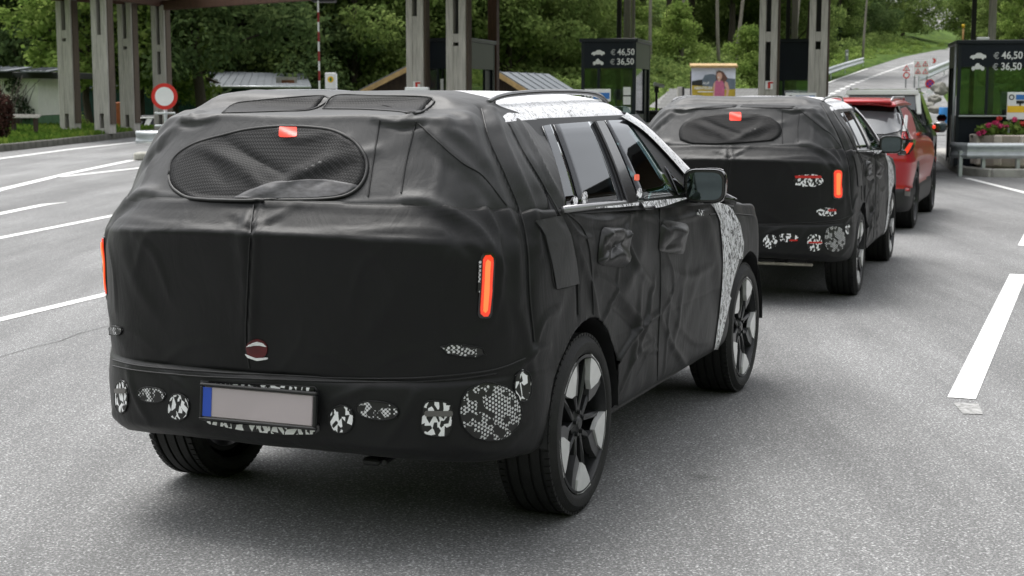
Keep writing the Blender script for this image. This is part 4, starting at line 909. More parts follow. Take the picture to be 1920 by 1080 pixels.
# ------------------------------------------------------------------ other cars in the queue
def plain_car(name, label, cat, pose, p, z0=0., group=None):
    """a painted car: p = dict(paint, roof, H, W, L0 (rear overhang), wb, belt, glass)"""
    car = thing(name, label, cat, group=group); place(car, pose, z0); W = p['W']; H = p['H']; ro = p['ro']; wb = p['wb']; fo = p['fo']; b = p['belt']; g = p.get('gauge', .235)
    plan = [(-ro, 0), (-ro+.03, -.40*W), (-ro+.10, -.72*W), (-ro+.24, -.92*W), (-ro+.5, -.99*W), (0, -W), (wb*.4, -.98*W), (wb*.8, -.985*W), (wb, -W), (wb+fo*.5, -.95*W), (wb+fo*.85, -.70*W), (wb+fo, 0)]
    zt = [b, b, b, b, b, b, b-.02, b-.06, b-.12, b-.18, b-.24, b-.26]; rws = []
    for k, (t, dx, dy) in enumerate([(0, .05, .05), (.08, .0, .01), (.28, 0, 0), (.34, .03, .015), (.55, .02, .0), (.68, -.01, 0), (.74, .0, .012), (.95, .05, .05), (1., .08, .08)]):
        r = []
        for j, (x, y) in enumerate(plan):
            zb = .24; z = zb+(zt[j]-zb)*t; rear = 1 if j < 3 else (.5 if j == 3 else 0); sd = 0 if j in (0, 11) else (.4 if j < 3 else 1)
            r.append((x+dx*rear-(dx if j >= 10 else 0), y+dy*sd if y else 0., z))
        rws.append(r)
    Gb = dense(mirror_cols(rws), .028, .028); keep = np.ones((Gb.shape[0]-1, Gb.shape[1]-1), bool); A = .40
    for cx in (0., wb):
        d = np.hypot(Gb[..., 0]-cx, Gb[..., 2]-TR); ins = (d < A) & (np.abs(Gb[..., 1]) > .55)
        keep &= ~(ins[:-1, :-1] & ins[1:, :-1] & ins[:-1, 1:] & ins[1:, 1:])
        for i, j in zip(*np.where(ins)):
            k = A/max(d[i, j], 1e-3)
            if k < 1.25: Gb[i, j, 0] = cx+(Gb[i, j, 0]-cx)*k; Gb[i, j, 2] = TR+(Gb[i, j, 2]-TR)*k
    zc = (Gb[:-1, :-1, 2]+Gb[1:, 1:, 2])/2; cut = p.get('clad', .5)
    dd = np.minimum(np.hypot(Gb[:-1, :-1, 0], Gb[:-1, :-1, 2]-TR), np.hypot(Gb[:-1, :-1, 0]-wb, Gb[:-1, :-1, 2]-TR)); cl = (zc < cut) | ((dd < A+.055) & (np.abs(Gb[:-1, :-1, 1]) > .5))
    body = obj('body', grid_mb(Gb, keep & ~cl), p['paint'], car, True); obj('cladding', grid_mb(Gb, keep & cl), M_DARK, car, True)
    # cabin: glass shell, painted roof and pillars
    xb, xr, xf, xw = -ro+p.get('back', .12), -ro+p.get('slant', .42), wb*.52, wb*.93
    def cab(off, rows_t):
        out = []
        for t in rows_t:
            z = b-.02+(H-.07-b+.02)*t; w = W*(.93-.21*t)+off; x0 = xb+(xr-xb)*t-off; x1 = xw+(xf-xw)*t+off; m = (x0+x1)/2
            out.append([(x0, 0, z), (x0+.01, -w*.55, z), (x0+.06, -w*.86, z), (x0+.18, -w*.985, z), (m, -w, z), (x1-.35, -w*.98, z), (x1-.08, -w*.86, z), (x1, 0, z)])
        return out
    CG = dense(mirror_cols(cab(0, (0, .35, .7, 1.))), .05, .05)
    obj('glasshouse', grid_mb(CG), p.get('glass', pm('dark_car_glass', (.01, .011, .012), .1, spec=.35)), car, True)
    rr = []
    for t, dz in ((0, 0.), (.06, .045), (.25, .062), (.6, .066), (.9, .045), (1., .0)):
        x = xr-.10+(xf+.05-xr+.10)*t; w = W*.735; z = H-.07+dz; rr.append([(x, 0, z+.004), (x, -w*.6, z), (x, -w*.9, z-.018), (x, -w*1.01, H-.085)])
    rf = obj('roof', grid_mb(dense(mirror_cols(rr), .05, .05)), p['roof'], car, True); m_ = rf.modifiers.new('sheet', 'SOLIDIFY'); m_.thickness = .02; m_.offset = 0
    def side(t, x): z = b-.02+(H-.07-b+.02)*t; return -(W*(.93-.21*t)+.006), z
    for s in (1, -1):
        for xa, xc, w_ in ((xb+.20, xr+.20, .22), (wb*.40, wb*.36, .07), (xw-.12, xf-.06, .06)):
            vs = []
            for t in np.linspace(0, 1, 6):
                y, z = side(t, 0); x = xa+(xc-xa)*t; vs += [(x, s*(-y), z), (x+w_, s*(-y), z)]
            obj('window_pillar', MB().add(vs, [(2*i, 2*i+1, 2*i+3, 2*i+2) for i in range(5)]), p.get('pillar', M_BLK), car, True)
        obj('roof_rail', MB().tube([(xr+.1, s*W*.66, H-.03), (xr+.25, s*W*.665, H+.012), (xf-.25, s*W*.665, H+.012), (xf-.1, s*W*.66, H-.03)], .016, 8), p.get('rail', M_TRIM), car, True)
        mh = obj('door_mirror', MB().box((0, 0, 0), (.12, .2, .15), bev=.05), M_BLK, car, True, 50); mh.location = (wb*.74, s*(W+.10), b+.06)
        obj('mirror_glass', MB().box((-.062, 0, 0), (.006, .15, .1)), pm('mirror_silver', (.17, .21, .22), .03, metal=1., var=.02), mh)
        for cx in (0., wb):
            t = obj('wheel', WM['tyre'], None, car); t.location = (cx, s*(W-.012), TR); t.rotation_euler = (0, 0, 0 if s > 0 else math.pi); obj('rim', WM['rim'], None, t)
            for k in range(5): q = obj('spoke', WM['spoke'], None, t); q.rotation_euler = (0, k*1.2566+.3, 0)
            prof = [(cx+A*math.cos(a), TR+A*math.sin(a)) for a in np.linspace(-.2, math.pi+.2, 18)]; vs = []
            for x, z in prof: vs += [(x, s*(W-.01), z), (x, s*.58, z)]
            obj('wheel_arch_liner', MB().add(vs, [(2*i, 2*i+1, 2*i+3, 2*i+2) for i in range(17)]).add([(x, s*.58, z) for x, z in prof], [tuple(range(18))]), M_DARK, car)
    obj('underbody', MB().box((wb/2, 0, .33), (wb+ro*.9, 1.2, .14)), M_DARK, car)
    allv = grid_mb(Gb, keep).v; fs = grid_mb(Gb, keep).f; c2 = grid_mb(CG); o_ = len(allv)
    bvh = BVHTree.FromPolygons([Vector(v) for v in allv+c2.v], fs+[tuple(i+o_ for i in f) for f in c2.f])
    return car, bvh
def with_bvh(b, fn):
    global BVH
    old = BVH; BVH = b
    try: return fn()
    finally: BVH = old
RED = (4.10, 18.96, .345)
red, rb_ = plain_car('red_car', 'glossy red car with lit slanted tail lamps queueing at the booth', 'car', RED, dict(paint=M_REDP, roof=M_REDP, H=1.575, W=.915, ro=.92, wb=2.68, fo=.9, belt=1.13, clad=.52, back=.10, slant=.50))
def red_bits():
    l = film(red, [(1681, 263), (1716, 262), (1714, 275), (1704, 289), (1683, 292)], M_BLK, RED, .008, 30, 4, 'tail_lamp')
    for q in ([(1704, 268), (1711, 268), (1700, 288), (1690, 289)],): obj('lamp_blade', patch_poly(q, RED, .012, .004, 3, 20), M_LAMP, l, True, 50)
    film(red, [(1630, 263), (1681, 263), (1681, 268), (1630, 272)], M_BLK, RED, .007, 26, 3, 'lamp_bar')
    film(red, [(1612, 208), (1686, 212), (1690, 230), (1688, 246), (1660, 252), (1618, 252), (1610, 230)], pm('reflection_grey_glass', (.09, .095, .105), .07, var=.1, coat=1.), RED, .008, 36, 5, 'rear_glass')  # grey of the pane paints in what the glass reflects
    film(red, [(1688, 204), (1698, 200), (1708, 214), (1716, 240), (1718, 260), (1690, 260), (1694, 236)], M_REDP, RED, .006, 34, 5, 'rear_pillar')
    film(red, [(1696, 216), (1701, 217), (1698, 246), (1691, 247)], M_SIGNW, RED, .012, 24, 3, 'pillar_sticker')
    r_ = film(red, [(1696, 352), (1706, 353), (1705, 368), (1695, 367)], pm('grey_reflector', (.12, .115, .11), .3, var=.1), RED, .01, 20, 3, 'rear_reflector'); obj('reflector_lens', patch_poly([(1696, 353), (1704, 354), (1704, 359), (1696, 358)], RED, .014, .003, 2, 16), M_LAMPOFF, r_)
with_bvh(rb_, red_bits)
sp = obj('spoiler', MB().box((-.46, 0, 1.525), (.26, 1.26, .035), M=Matrix.Rotation(.10, 3, 'Y'), bev=.014), M_REDP, red, True, 40)
obj('brake_light', MB().box((-.598, .03, 1.508), (.02, .30, .022)), M_LAMPC, sp)
obj('indicator', MB().box((1.935, -.945, 1.19), (.05, .05, .06), bev=.015), M_LAMP, red)
DRK = (7.24, 29.8, .30)
dk, db_ = plain_car('dark_car', 'dark car with a white roof frame, first in line at the booth', 'car', DRK, dict(paint=M_NAVY, roof=M_WHITEP, H=1.69, W=.92, ro=.95, wb=2.75, fo=.9, belt=1.05, clad=.45, back=.06, slant=.22, rail=M_BLK))
fr = MB(); fr.box((-.90, 0, 1.635), (.08, 1.32, .10), bev=.02)
for s in (1, -1): fr.box((-.91, s*.67, 1.42), (.08, .09, .40), M=Matrix.Rotation(.22, 3, 'Y') @ Matrix.Rotation(s*.12, 3, 'X'), bev=.015)
obj('rear_frame', fr, M_WHITEP, dk, True, 40)
obj('rear_glass', MB().box((-.895, 0, 1.44), (.012, 1.24, .26), M=Matrix.Rotation(.22, 3, 'Y')), pm('reflection_grey_glass', (.09, .095, .105), .07, var=.1, coat=1.), dk)
WCAR = (-15.1, 63.5, 1.15)
wc, wb_ = plain_car('white_car', 'small white car half hidden behind the guard rail on the left', 'car', WCAR, dict(paint=M_WHITEP, roof=M_WHITEP, H=1.5, W=.88, ro=.75, wb=2.5, fo=.8, belt=.95, clad=.3, pillar=M_WHITEP), -.88)

# ------------------------------------------------------------------ toll station
HB = math.radians(12)                                     # heading of the islands
fwd = Vector((math.sin(HB), math.cos(HB), 0)); rgt = Vector((math.cos(HB), -math.sin(HB), 0))
M_WOODC = pm('grey_brown_wood', (.10, .075, .058), .85, var=.35, scale=3, bump=.4, bscale=18, stretch=(9, 9, .55))
def pillar(parent, X, Y, w, dep, z0, z1, gaps, rz=-HB, mats=(M_WOODG, M_WOODC)):
    """two weathered planks with spacer boards between them; gaps = open slots (z from, to)"""
    e = bpy.data.objects.new('pillar', None); COL.objects.link(e); e.parent = parent
    pw = parent.location; e.location = (X-pw.x, Y-pw.y, 0-pw.z); e.rotation_euler = (0, 0, rz-parent.rotation_euler.z)
    a = w*.36
    for s in (-1, 1):
        obj('plank', MB().box((s*(w-a)/2, 0, (z0+z1)/2), (a, dep, z1-z0), bev=.008), mats[0], e)
    zs = sorted([z0+.02]+[v for g in gaps for v in g]+[z1-.02])
    for i in range(0, len(zs)-1, 2):
        if zs[i+1]-zs[i] > .02: obj('spacer_board', MB().box((0, 0, (zs[i]+zs[i+1])/2), (w-2*a+.002, dep*.94, zs[i+1]-zs[i]), bev=.004), mats[0], e)
    obj('steel_core', MB().box((0, dep*.2, (z0+z1)/2), (w-2*a-.01, .02, z1-z0-.05)), M_DARK, e)
    obj('cheek_board', MB().box((w/2+.02, .02, (z0+z1)/2+.15), (.04, dep*.8, z1-z0-.35), bev=.005), mats[1], e)
    return e
def zpx(y, Y): return at(960, y, Y).z
def xpx(x, y, Y): return at(x, y, Y).x
def tx0(px, Y): return (px-960)/F_PX*Y
# left group of four pillars with beams
lc = thing('timber_canopy', 'timber canopy on four weathered twin-plank pillars left of the no entry sign', 'canopy', (-17, 54, 0))
PL = [(113, 147, 54, 243, [(0, 57), (72, 78), (213, 240)]), (178, 213, 52.5, 245, [(0, 66), (213, 240)]), (227, 259, 56, 242, [(-20, 73), (87, 93), (215, 238)]), (290, 320, 57.5, 240, [(-20, 84), (97, 140), (215, 236)])]
ZC = 4.86
for x0, x1, Y, yb, gp in PL:
    X = xpx((x0+x1)/2-2, 120, Y); w = (x1-x0)*Y/F_PX*.86
    pillar(lc, X, Y, w, .5, zpx(yb, Y)-.1, ZC-.05, [(min(zpx(b, Y), ZC-.06), min(zpx(a, Y), ZC-.04)) for a, b in gp])
pp = [Vector((xpx((a+b)/2, 120, Y), Y, 0)) for a, b, Y, _, _ in PL]
def beam(parent, a, b, z, w=.2, h=.42, mat=M_WOODB, name='beam', ext=.6):
    d = (b-a); L = d.length; d.normalize(); c = (a+b)/2; o = obj(name, MB().box((0, 0, 0), (w, L+2*ext, h), bev=.012), mat, parent)
    o.location = Vector((c.x, c.y, z+h/2))-parent.location; o.rotation_euler = (0, 0, -math.atan2(d.x, d.y)); return o
beam(lc, pp[0], pp[2], ZC-.1); beam(lc, pp[1], pp[3], ZC-.1); beam(lc, pp[0], pp[1], ZC+.34); beam(lc, pp[2], pp[3], ZC+.34)
beam(lc, pp[3], Vector((tx0(645, 50), 50, 0)), ZC-.24, .2, .34); beam(lc, pp[1], Vector((tx0(300, 46), 46, 0)), ZC+.2)
o = obj('canopy_roof', MB().box((0, 0, 0), (5.5, 9, .3), bev=.03), M_WOODB, lc); o.location = (2.4, 1., ZC+1.0); o.rotation_euler = (0, 0, -HB)

def booth(x0, x1, Yf, ytop, label, group='dark toll booths', L=2.5, price=None, solid=.42, z_lo=1.02, z_hi=2.0):
    """front face between the two pixel columns at depth Yf"""
    a, b = at(x0, 170, Yf), at(x1, 170, Yf); w = (b.x-a.x)/math.cos(HB); H = zpx(ytop, Yf)
    t = thing('toll_booth', label, 'booth', ((a.x+b.x)/2, Yf, .14), -HB, group); H -= .14
    f = .07
    for sx in (-1, 1):
        for yy in (0, L): obj('corner_post', MB().box((sx*(w/2-f/2), yy+(f/2 if yy == 0 else -f/2), H/2), (f, f, H), bev=.006), M_BOOTH2, t)
    obj('roof_slab', MB().box((0, L/2, H+.04), (w+.08, L+.08, .08), bev=.012), M_BOOTH2, t)
    obj('header_panel', MB().box((0, .03, (z_hi+H)/2), (w-2*f, .05, H-z_hi)), M_BOOTH, t); obj('header_panel', MB().box((0, L-.03, (z_hi+H)/2), (w-2*f, .05, H-z_hi)), M_BOOTH, t)
    obj('lower_panel', MB().box((0, .03, z_lo/2), (w-2*f, .05, z_lo)), M_BOOTH, t); obj('lower_panel', MB().box((0, L-.03, z_lo/2), (w-2*f, .05, z_lo)), M_BOOTH, t)
    obj('window_pane', MB().box((0, .03, (z_lo+z_hi)/2), (w-2*f, .012, z_hi-z_lo)), M_BOOTHG, t); obj('window_pane', MB().box((0, L-.03, (z_lo+z_hi)/2), (w-2*f, .012, z_hi-z_lo)), M_BOOTHG, t)
    for sx in (-1, 1):
        obj('side_header', MB().box((sx*(w/2-.03), L/2, (z_hi+H)/2), (.05, L-2*f, H-z_hi)), M_BOOTH2, t)
        obj('side_panel', MB().box((sx*(w/2-.03), L*.33, z_lo/2), (.05, L*.5, z_lo)), M_BOOTH2, t)
        obj('window_pane', MB().box((sx*(w/2-.03), L*.33, (z_lo+z_hi)/2), (.012, L*.5, z_hi-z_lo)), M_BOOTHG, t)
        obj('door_frame', MB().box((sx*(w/2-.025), L*.62, z_hi/2), (.06, .06, z_hi)).box((sx*(w/2-.025), L*.93, z_hi/2), (.06, .06, z_hi)), M_BOOTH2, t)
        obj('door', MB().box((sx*(w/2-.06), L*.775, z_hi/2), (.03, L*.28, z_hi-.04)), M_BOOTH, t)
    obj('floor_slab', MB().box((0, L/2, .04), (w-.02, L-.02, .08)), M_CONC, t)
    obj('window_sill', MB().box((0, -.03, z_lo), (w-2*f+.04, .12, .03), bev=.005), M_ZINC, t)
    obj('window_bar', MB().box((-w*.18, .025, (z_lo+z_hi)/2), (.05, .06, z_hi-z_lo)), M_BOOTH2, t)
    obj('counter', MB().box((0, .35, z_lo-.12), (w-.2, .5, .05)).box((w*.1, .42, z_lo+.02), (.3, .06, .22)), M_DARK, t)
    obj('ceiling_lamp', MB().box((0, L*.4, H-.05), (w*.5, .12, .05)), M_SIGNW, t)
    return t, w, H
def text_mesh(body, size):
    c = bpy.data.curves.new('txt', 'FONT'); c.body = body; c.size = size; c.extrude = .004; c.resolution_u = 3; c.offset = size*.014
    o = bpy.data.objects.new('txt', c); COL.objects.link(o); dg = bpy.context.evaluated_depsgraph_get(); me = bpy.data.meshes.new_from_object(o.evaluated_get(dg)); bpy.data.objects.remove(o); return me
def lettering(body, size, parent, loc, mat=M_WHITE, rot=(math.pi/2, 0, 0), name='lettering', sx=1.):
    me = text_mesh(body, size); me.materials.clear(); me.materials.append(mat); o = bpy.data.objects.new(name, me); COL.objects.link(o); o.parent = parent; o.location = loc; o.rotation_euler = rot; o.scale = (sx, 1, 1); return o
CARICON = [(0, .1), (.02, .2), (.10, .27), (.30, .31), (.42, .42), (.66, .43), (.82, .33), (.97, .29), (1., .18), (.98, .1), (.88, .1), (.84, .02), (.76, 0), (.70, .09), (.30, .09), (.25, .01), (.17, .01), (.12, .1)]
BIKE = [(0, .16), (.04, .30), (.16, .36), (.26, .34), (.28, .46), (.42, .60), (.56, .58), (.62, .46), (.78, .40), (.80, .34), (.94, .32), (1., .16), (.92, .02), (.78, .02), (.70, .14), (.60, .12), (.40, .10), (.28, .14), (.22, .02), (.08, .02)]
def icon(poly, size, parent, loc, name):
    mb = MB().prism([(x*size, z*size) for x, z in poly], -.004, .0, 1); o = obj(name, mb, M_WHITE, parent); o.location = loc; return o
def price_panel(t, w, H, z_hi, k=1.):
    x = -w/2+.07
    icon(CARICON, .27*k, t, (x+.14*k, -.002, H-.27*k), 'car_symbol'); icon(BIKE, .22*k, t, (x+.17*k, -.002, H-.46*k), 'motorcycle_symbol')
    lettering('€', .15*k, t, (x+.53*k, .002, H-.255*k), pm('grey_print', (.4, .41, .42), .5), name='euro_sign'); lettering('46,50', .175*k, t, (x+.665*k, .002, H-.255*k), name='price', sx=.9)
    lettering('€', .15*k, t, (x+.52*k, .002, H-.445*k), pm('grey_print', (.4, .41, .42), .5), name='euro_sign'); lettering('36,50', .175*k, t, (x+.655*k, .002, H-.445*k), name='price', sx=.9)
Y1, Y2, Y3, Y4 = 33.2, 32.5, 31.7, 30.9
b1 = booth(793, 880, Y1, 78, 'dark toll booth without prices, framed by two grey timber pillars on the left')
b2 = booth(1090, 1191, Y2, 79, 'dark toll booth with white prices, standing free just left of the billboard')
price_panel(b2[0], b2[1], b2[2], 2.0, 1.05)
b3 = booth(1440, 1532, Y3+1.2, 80, 'dark toll booth between the two timber pillars behind the second camouflaged car', z_lo=.9, z_hi=1.75)
b4 = booth(1799, 1965, Y4, 82, 'dark toll booth with white prices at the right edge beside the flower planter')
price_panel(b4[0], b4[1], b4[2], 2.0, 1.25*.93)
for k, (bb, s) in enumerate(((b2, .34), (b4, -.05))):
    t, w, H = bb
    for i in range(3): obj('notice', MB().box((w*s, .018, 1.12+.2*i), (.16, .006, .17 if i else .12)), M_SIGNW, t) if k == 0 else None
obj('notice', MB().box((-.1, .018, 1.62), (.07, .006, .32)), M_SIGNW, b1[0])
obj('drain_pipe', MB().tube([(-b4[1]/2-.04, .1, 0), (-b4[1]/2-.04, .1, b4[2])], .03, 8), M_ZINC, b4[0], True)
obj('beacon', MB().box((-.42, .3, b4[2]+.11), (.25, .15, .06), bev=.01), M_SIGNW, b4[0])

def canopy(name, label, plist, zc, back, posts=True):
    c = thing(name, label, 'canopy', (plist[0][2], plist[0][3], 0))
    for x0, x1, X, Y, w, gp in plist:
        pillar(c, X, Y, w, .42, .1, zc, gp)
    return c
def cpil(x0, x1, Y, gaps):
    return (x0, x1, xpx((x0+x1)/2-1, 90, Y), Y, (x1-x0)*Y/F_PX*.93, [(min(zpx(b, Y), 3.84), min(zpx(a, Y), 3.86)) for a, b in gaps])
ZB = 3.95
p1 = [cpil(766, 801, Y1-.5, [(-20, 31)]), cpil(840, 880, Y1-.7, [(-20, 64), (80, 86.5)])]
p3 = [cpil(1424, 1460, Y3-.2, [(-20, 60), (79, 157)]), cpil(1517, 1553, Y3-.5, [(-20, 60), (78, 93)])]
for pl_, lab in ((p1, 'timber toll canopy over the priceless booth, pillars with slots left of the white camouflaged roof'), (p3, 'timber toll canopy on two slotted pillars above the second camouflaged car')):
    c = canopy('toll_canopy', lab, pl_, ZB+.3, 4.)
    for x0, x1, X, Y, w, gp in pl_:                       # rear posts and the beams that run back over the booth
        q = Vector((X, Y, 0))+fwd*3.4
        e = obj('rear_post', MB().box((0, 0, ZB/2), (w*.5, .3, ZB), bev=.01), M_WOODB, c); e.location = q-c.location; e.rotation_euler = (0, 0, -HB)
        beam(c, Vector((X, Y, 0)), q, ZB-.12, .16, .36, ext=.35)
    a, b = Vector((pl_[0][2], pl_[0][3], 0)), Vector((pl_[1][2], pl_[1][3], 0))
    beam(c, a+fwd*3.4, b+fwd*3.4, ZB+.26, .16, .34); beam(c, a, b, ZB+.30, .16, .34)
    o = obj('canopy_roof', MB().box((0, 0, 0), (6.6, 8.5, .22), bev=.03), M_WOODB, c); o.location = (a+b)/2+fwd*1.6+Vector((0, 0, ZB+1.0))-c.location; o.rotation_euler = (0, 0, -HB)
    b_ = obj('extinguisher_sign', MB().box((pl_[0][4]*.1, -.225, 1.78 if lab[26] == 'r' else 1.78), (.15, .01, .17)), M_SIGNW, c); b_.rotation_euler = (0, 0, -HB)
    r_ = obj('extinguisher_symbol', MB().box((.0, -.233, 1.78), (.05, .01, .13)).box((.03, -.233, 1.83), (.1, .01, .035)), M_SIGNR, b_); r_.location = (pl_[0][4]*.1, 0, 0)
# slim posts behind the free booths that carry the far canopy
for k, (xs, Y) in enumerate((((1161, 1177, 1189), 36.5), ((1478, 1492), 37.), ((1826, 1864), 35.))):
    c = thing('rear_canopy', ['slim posts and roof of the rear canopy above the free-standing price booth', 'slim posts of the rear canopy seen between the two slotted pillars', 'slim posts of the rear canopy above the right edge booth'][k], 'canopy', (xpx(xs[0], 40, Y), Y, 0))
    for i, x in enumerate(xs):
        w = (.10, .15, .07)[i % 3]; o = obj('post', MB().box((0, 0, 2.15), (w, w*1.4, 4.3), bev=.008), (M_DARK, M_WOODG, M_WOODG)[i % 3], c); o.location = (xpx(x, 40, Y)-c.location.x, .12*i, 0); o.rotation_euler = (0, 0, -HB)
    o = obj('canopy_roof', MB().box((.3, 0, 4.42), (4.6, 5, .2), bev=.03), M_WOODB, c); o.rotation_euler = (0, 0, -HB)

# unseen service building right of the lanes, added and sized for the window reflections
t = thing('mirrored_building', 'unseen long dark timber service building, added for the car window reflections', 'building', (34, 29.2, 0), -.62)
obj('wall', MB().box((0, 2.5, 4.8), (40, 5, 9.6)), M_WOODD, t); obj('roof', MB().box((0, 1.8, 9.85), (42, 8.6, .5), bev=.05), M_EAVE, t)
for k in range(13): f = obj('window', MB().box((-16.5+k*2.75, -.03, 3.6), (1.7, .1, 1.5)), M_SIGNW, t); obj('pane', MB().box((-16.5+k*2.75, -.07, 3.6), (1.5, .06, 1.3)), M_BLK, f)
# concrete islands under the booths, each with a rounded nose
def island(name, X, Y, w, L0, L1, label):
    t = thing(name, label, 'traffic island', (X, Y, 0), -HB); pts = [(w/2*math.cos(a), -L0+w/2*math.sin(a)) for a in np.linspace(math.pi, 2*math.pi, 9)]+[(w/2, L1), (-w/2, L1)]
    obj('kerb', MB().prism(pts, -.02, .14, 2), M_CONC, t); obj('top_slab', MB().prism([(x*.86, y*.96) for x, y in pts], .14, .146, 2), M_CONCP, t); return t
island('booth_island', b1[0].location.x, Y1, 2.0, 2., 5, 'low concrete island under the booth framed by grey pillars on the left')
island('booth_island', b2[0].location.x, Y2, 1.7, 2., 5, 'low concrete island under the free-standing price booth')
island('booth_island', b3[0].location.x, Y3, 1.9, 2.5, 5, 'low concrete island ahead of the second camouflaged car')
# right-hand island with a real kerb
ri = thing('kerbed_island', 'kerbed concrete island with guard rail and planter at the right edge', 'traffic island', (9, 29.6, 0))
KR = [(10.9, 40), (10.25, 36.6), (9.35, 32.6), (8.95, 30.4), (9.15, 29.62), (9.7, 29.5), (10.4, 29.55), (13.5, 29.5), (18, 29.2)]
top = [(x-9+.18, y-29.6+.14) for x, y in KR]+[(20-9, 41-29.6), (11.5-9, 41-29.6)]
obj('paving', MB().prism(top, .0, .145, 2), M_CONC, ri)
ks = MB().box((0, 0, 0), (.16, .97, .2), bev=.02).mesh('kerb_stone'); ks.materials.append(M_CONC); kp = resample(np.array([(x, y, 0.) for x, y in KR]), .985)
for a, b in zip(kp[:-1], kp[1:]):
    o = obj('kerb_stone', ks, None, ri); c = (a+b)/2; o.location = (c[0]-9+.06, c[1]-29.6+.04, .065); o.rotation_euler = (0, 0, -math.atan2(b[0]-a[0], b[1]-a[1]))

# guard rails: a W-beam swept along a path, on posts
WPROF = [(0, .155), (.02, .14), (.055, .11), (.06, .085), (.02, .045), (.0, .02), (.0, -.02), (.02, -.045), (.06, -.085), (.055, -.11), (.02, -.14), (0, -.155)]
def guard_rail(label, path, zc, post_at, base=0., group='galvanised guard rails', face=-1, sc=1.):
    P = [Vector(p) for p in path]; t = thing('guard_rail', label, 'guard rail', (P[0].x, P[0].y, base), 0., group); vs = []; n = len(WPROF)
    for i, p in enumerate(P):
        d = (P[min(i+1, len(P)-1)]-P[max(i-1, 0)]); d.z = 0; d.normalize(); nn = Vector((-d.y, d.x, 0))*face
        for o_, z in WPROF: vs.append(p-t.location+nn*o_*sc+Vector((0, 0, zc+z*sc)))
    fs = [(i*n+j, i*n+j+1, (i+1)*n+j+1, (i+1)*n+j) for i in range(len(P)-1) for j in range(n-1)]
    o = obj('rail_beam', MB().add(vs, fs), M_ZINC, t, True, 30); m = o.modifiers.new('sheet', 'SOLIDIFY'); m.thickness = .006
    for q in post_at:
        q = Vector(q); obj('post', MB().box(q-t.location+Vector((0, 0, zc/2-.02)), (.07, .10, zc+.04), bev=.006), M_ZINC, t)
    return t
r0 = [at(1784, 268, 30.1), at(1800, 274, 29.9), at(1814, 280, 29.72), at(1850, 280, 29.72), at(1900, 280, 29.72), at(2000, 280, 29.7)]
guard_rail('guard rail with bent end in front of the flower planter', [(p.x, p.y, .0) for p in r0], .51, [(at(x, 280, 29.8).x, 29.86, 0) for x in (1803, 1846, 1911, 1985)], .0)
l0 = [at(255, 255, 37.0), at(300, 255, 37.0), at(345, 256, 37.2), at(420, 257, 37.7), at(520, 258, 38.6)]
guard_rail('short guard rail under the no entry sign', [(p.x, p.y, 0) for p in l0], .55, [(at(303, 255, 37.1).x, 37.12, 0), (at(400, 255, 37.8).x, 37.75, 0)])
l0 = [ramp(1552, 158), ramp(1575, 148), ramp(1600, 137.5), ramp(1632, 126)]
def hr(p): return (p.x-.8, p.y, p.z)
P_ = [hr(p) for p in l0]; g = guard_rail('guard rail beside the far lane of the climbing road', P_, .75, P_, 0., sc=2.0)
l0 = [ramp(1722, 166), ramp(1745, 156), ramp(1770, 143), ramp(1790, 134)]
P_ = [(p.x, p.y, p.z) for p in l0]; guard_rail('grey guard rail behind the warning sign board', P_, .9, P_, 0., sc=2.6)

# no entry sign, concrete foot
t = thing('no_entry_sign', 'round white sign with a red ring on a post above the guard rail', 'sign', (xpx(309, 200, 36.9), 36.9, 0))
obj('post', MB().tube([(0, .05, 0), (0, .05, 1.75)], .038, 10), M_ZINC, t, True)
def disc(r, y0, y1, n=40): return MB().prism([(r*math.cos(2*math.pi*i/n), r*math.sin(2*math.pi*i/n)) for i in range(n)], y0, y1, 1)
o = obj('sign_rim', disc(.315, -.012, .0), M_SIGNR, t); o.location = (0, 0, 1.53); q = obj('sign_face', disc(.225, -.016, -.011), M_SIGNW, o)
for z in (1.13, .83): obj('bracket', MB().box((0, .0, z), (.5, .04, .045), bev=.006), M_ZINC, t)
tag(obj('kerb_block', MB().box((0, 0, .09), (.62, .5, .2), bev=.04), pm('whitewashed_stone', (.42, .41, .37), .9, var=.35, scale=9), loc=(-8.82, 37.05, 0)), 'whitewashed stone block at the foot of the guard rail', 'block')
# raised barrier boom with bands
t = thing('barrier_boom', 'raised red and white banded barrier boom left of the shed roofs', 'barrier', (xpx(599, 150, 33.5), 33.5, 0))
obj('cabinet', MB().box((.1, .1, .5), (.3, .36, 1.), bev=.02), M_SIGNW, t)
o = obj('boom', MB().box((0, 0, 2.15), (.038, .05, 2.9), bev=.006), M_SIGNW, t)
for k in range(6): obj('red_band', MB().box((0, 0, 1.15+k*.42), (.043, .056, .21)), pm('dull_red_band', (.25, .02, .02), .6, var=.2), o)
obj('boom_rest', MB().box((.1, .25, 3.66), (.5, .5, .16), bev=.02), M_DARK, t)
# small stop sign, white board with a yellow badge
t = thing('bus_stop_sign', 'small white sign with a yellow badge standing by the wood', 'sign', (xpx(620, 152, 42), 42, 0))
obj('board', MB().box((0, 0, zpx(151.5, 42)), (.30, .03, .44), bev=.01), M_SIGNW, t); o = obj('badge', disc(.085, -.022, -.016, 24), M_SIGNY, t); o.location = (0, 0, zpx(149, 42)); obj('badge_mark', MB().box((0, -.024, 0), (.05, .006, .10)).box((0, -.024, 0), (.09, .006, .02)), pm('badge_green', (.04, .2, .06), .5), o)
obj('post', MB().tube([(.15, .03, 0), (.15, .03, zpx(138, 42))], .025, 8), M_ZINC, t, True)
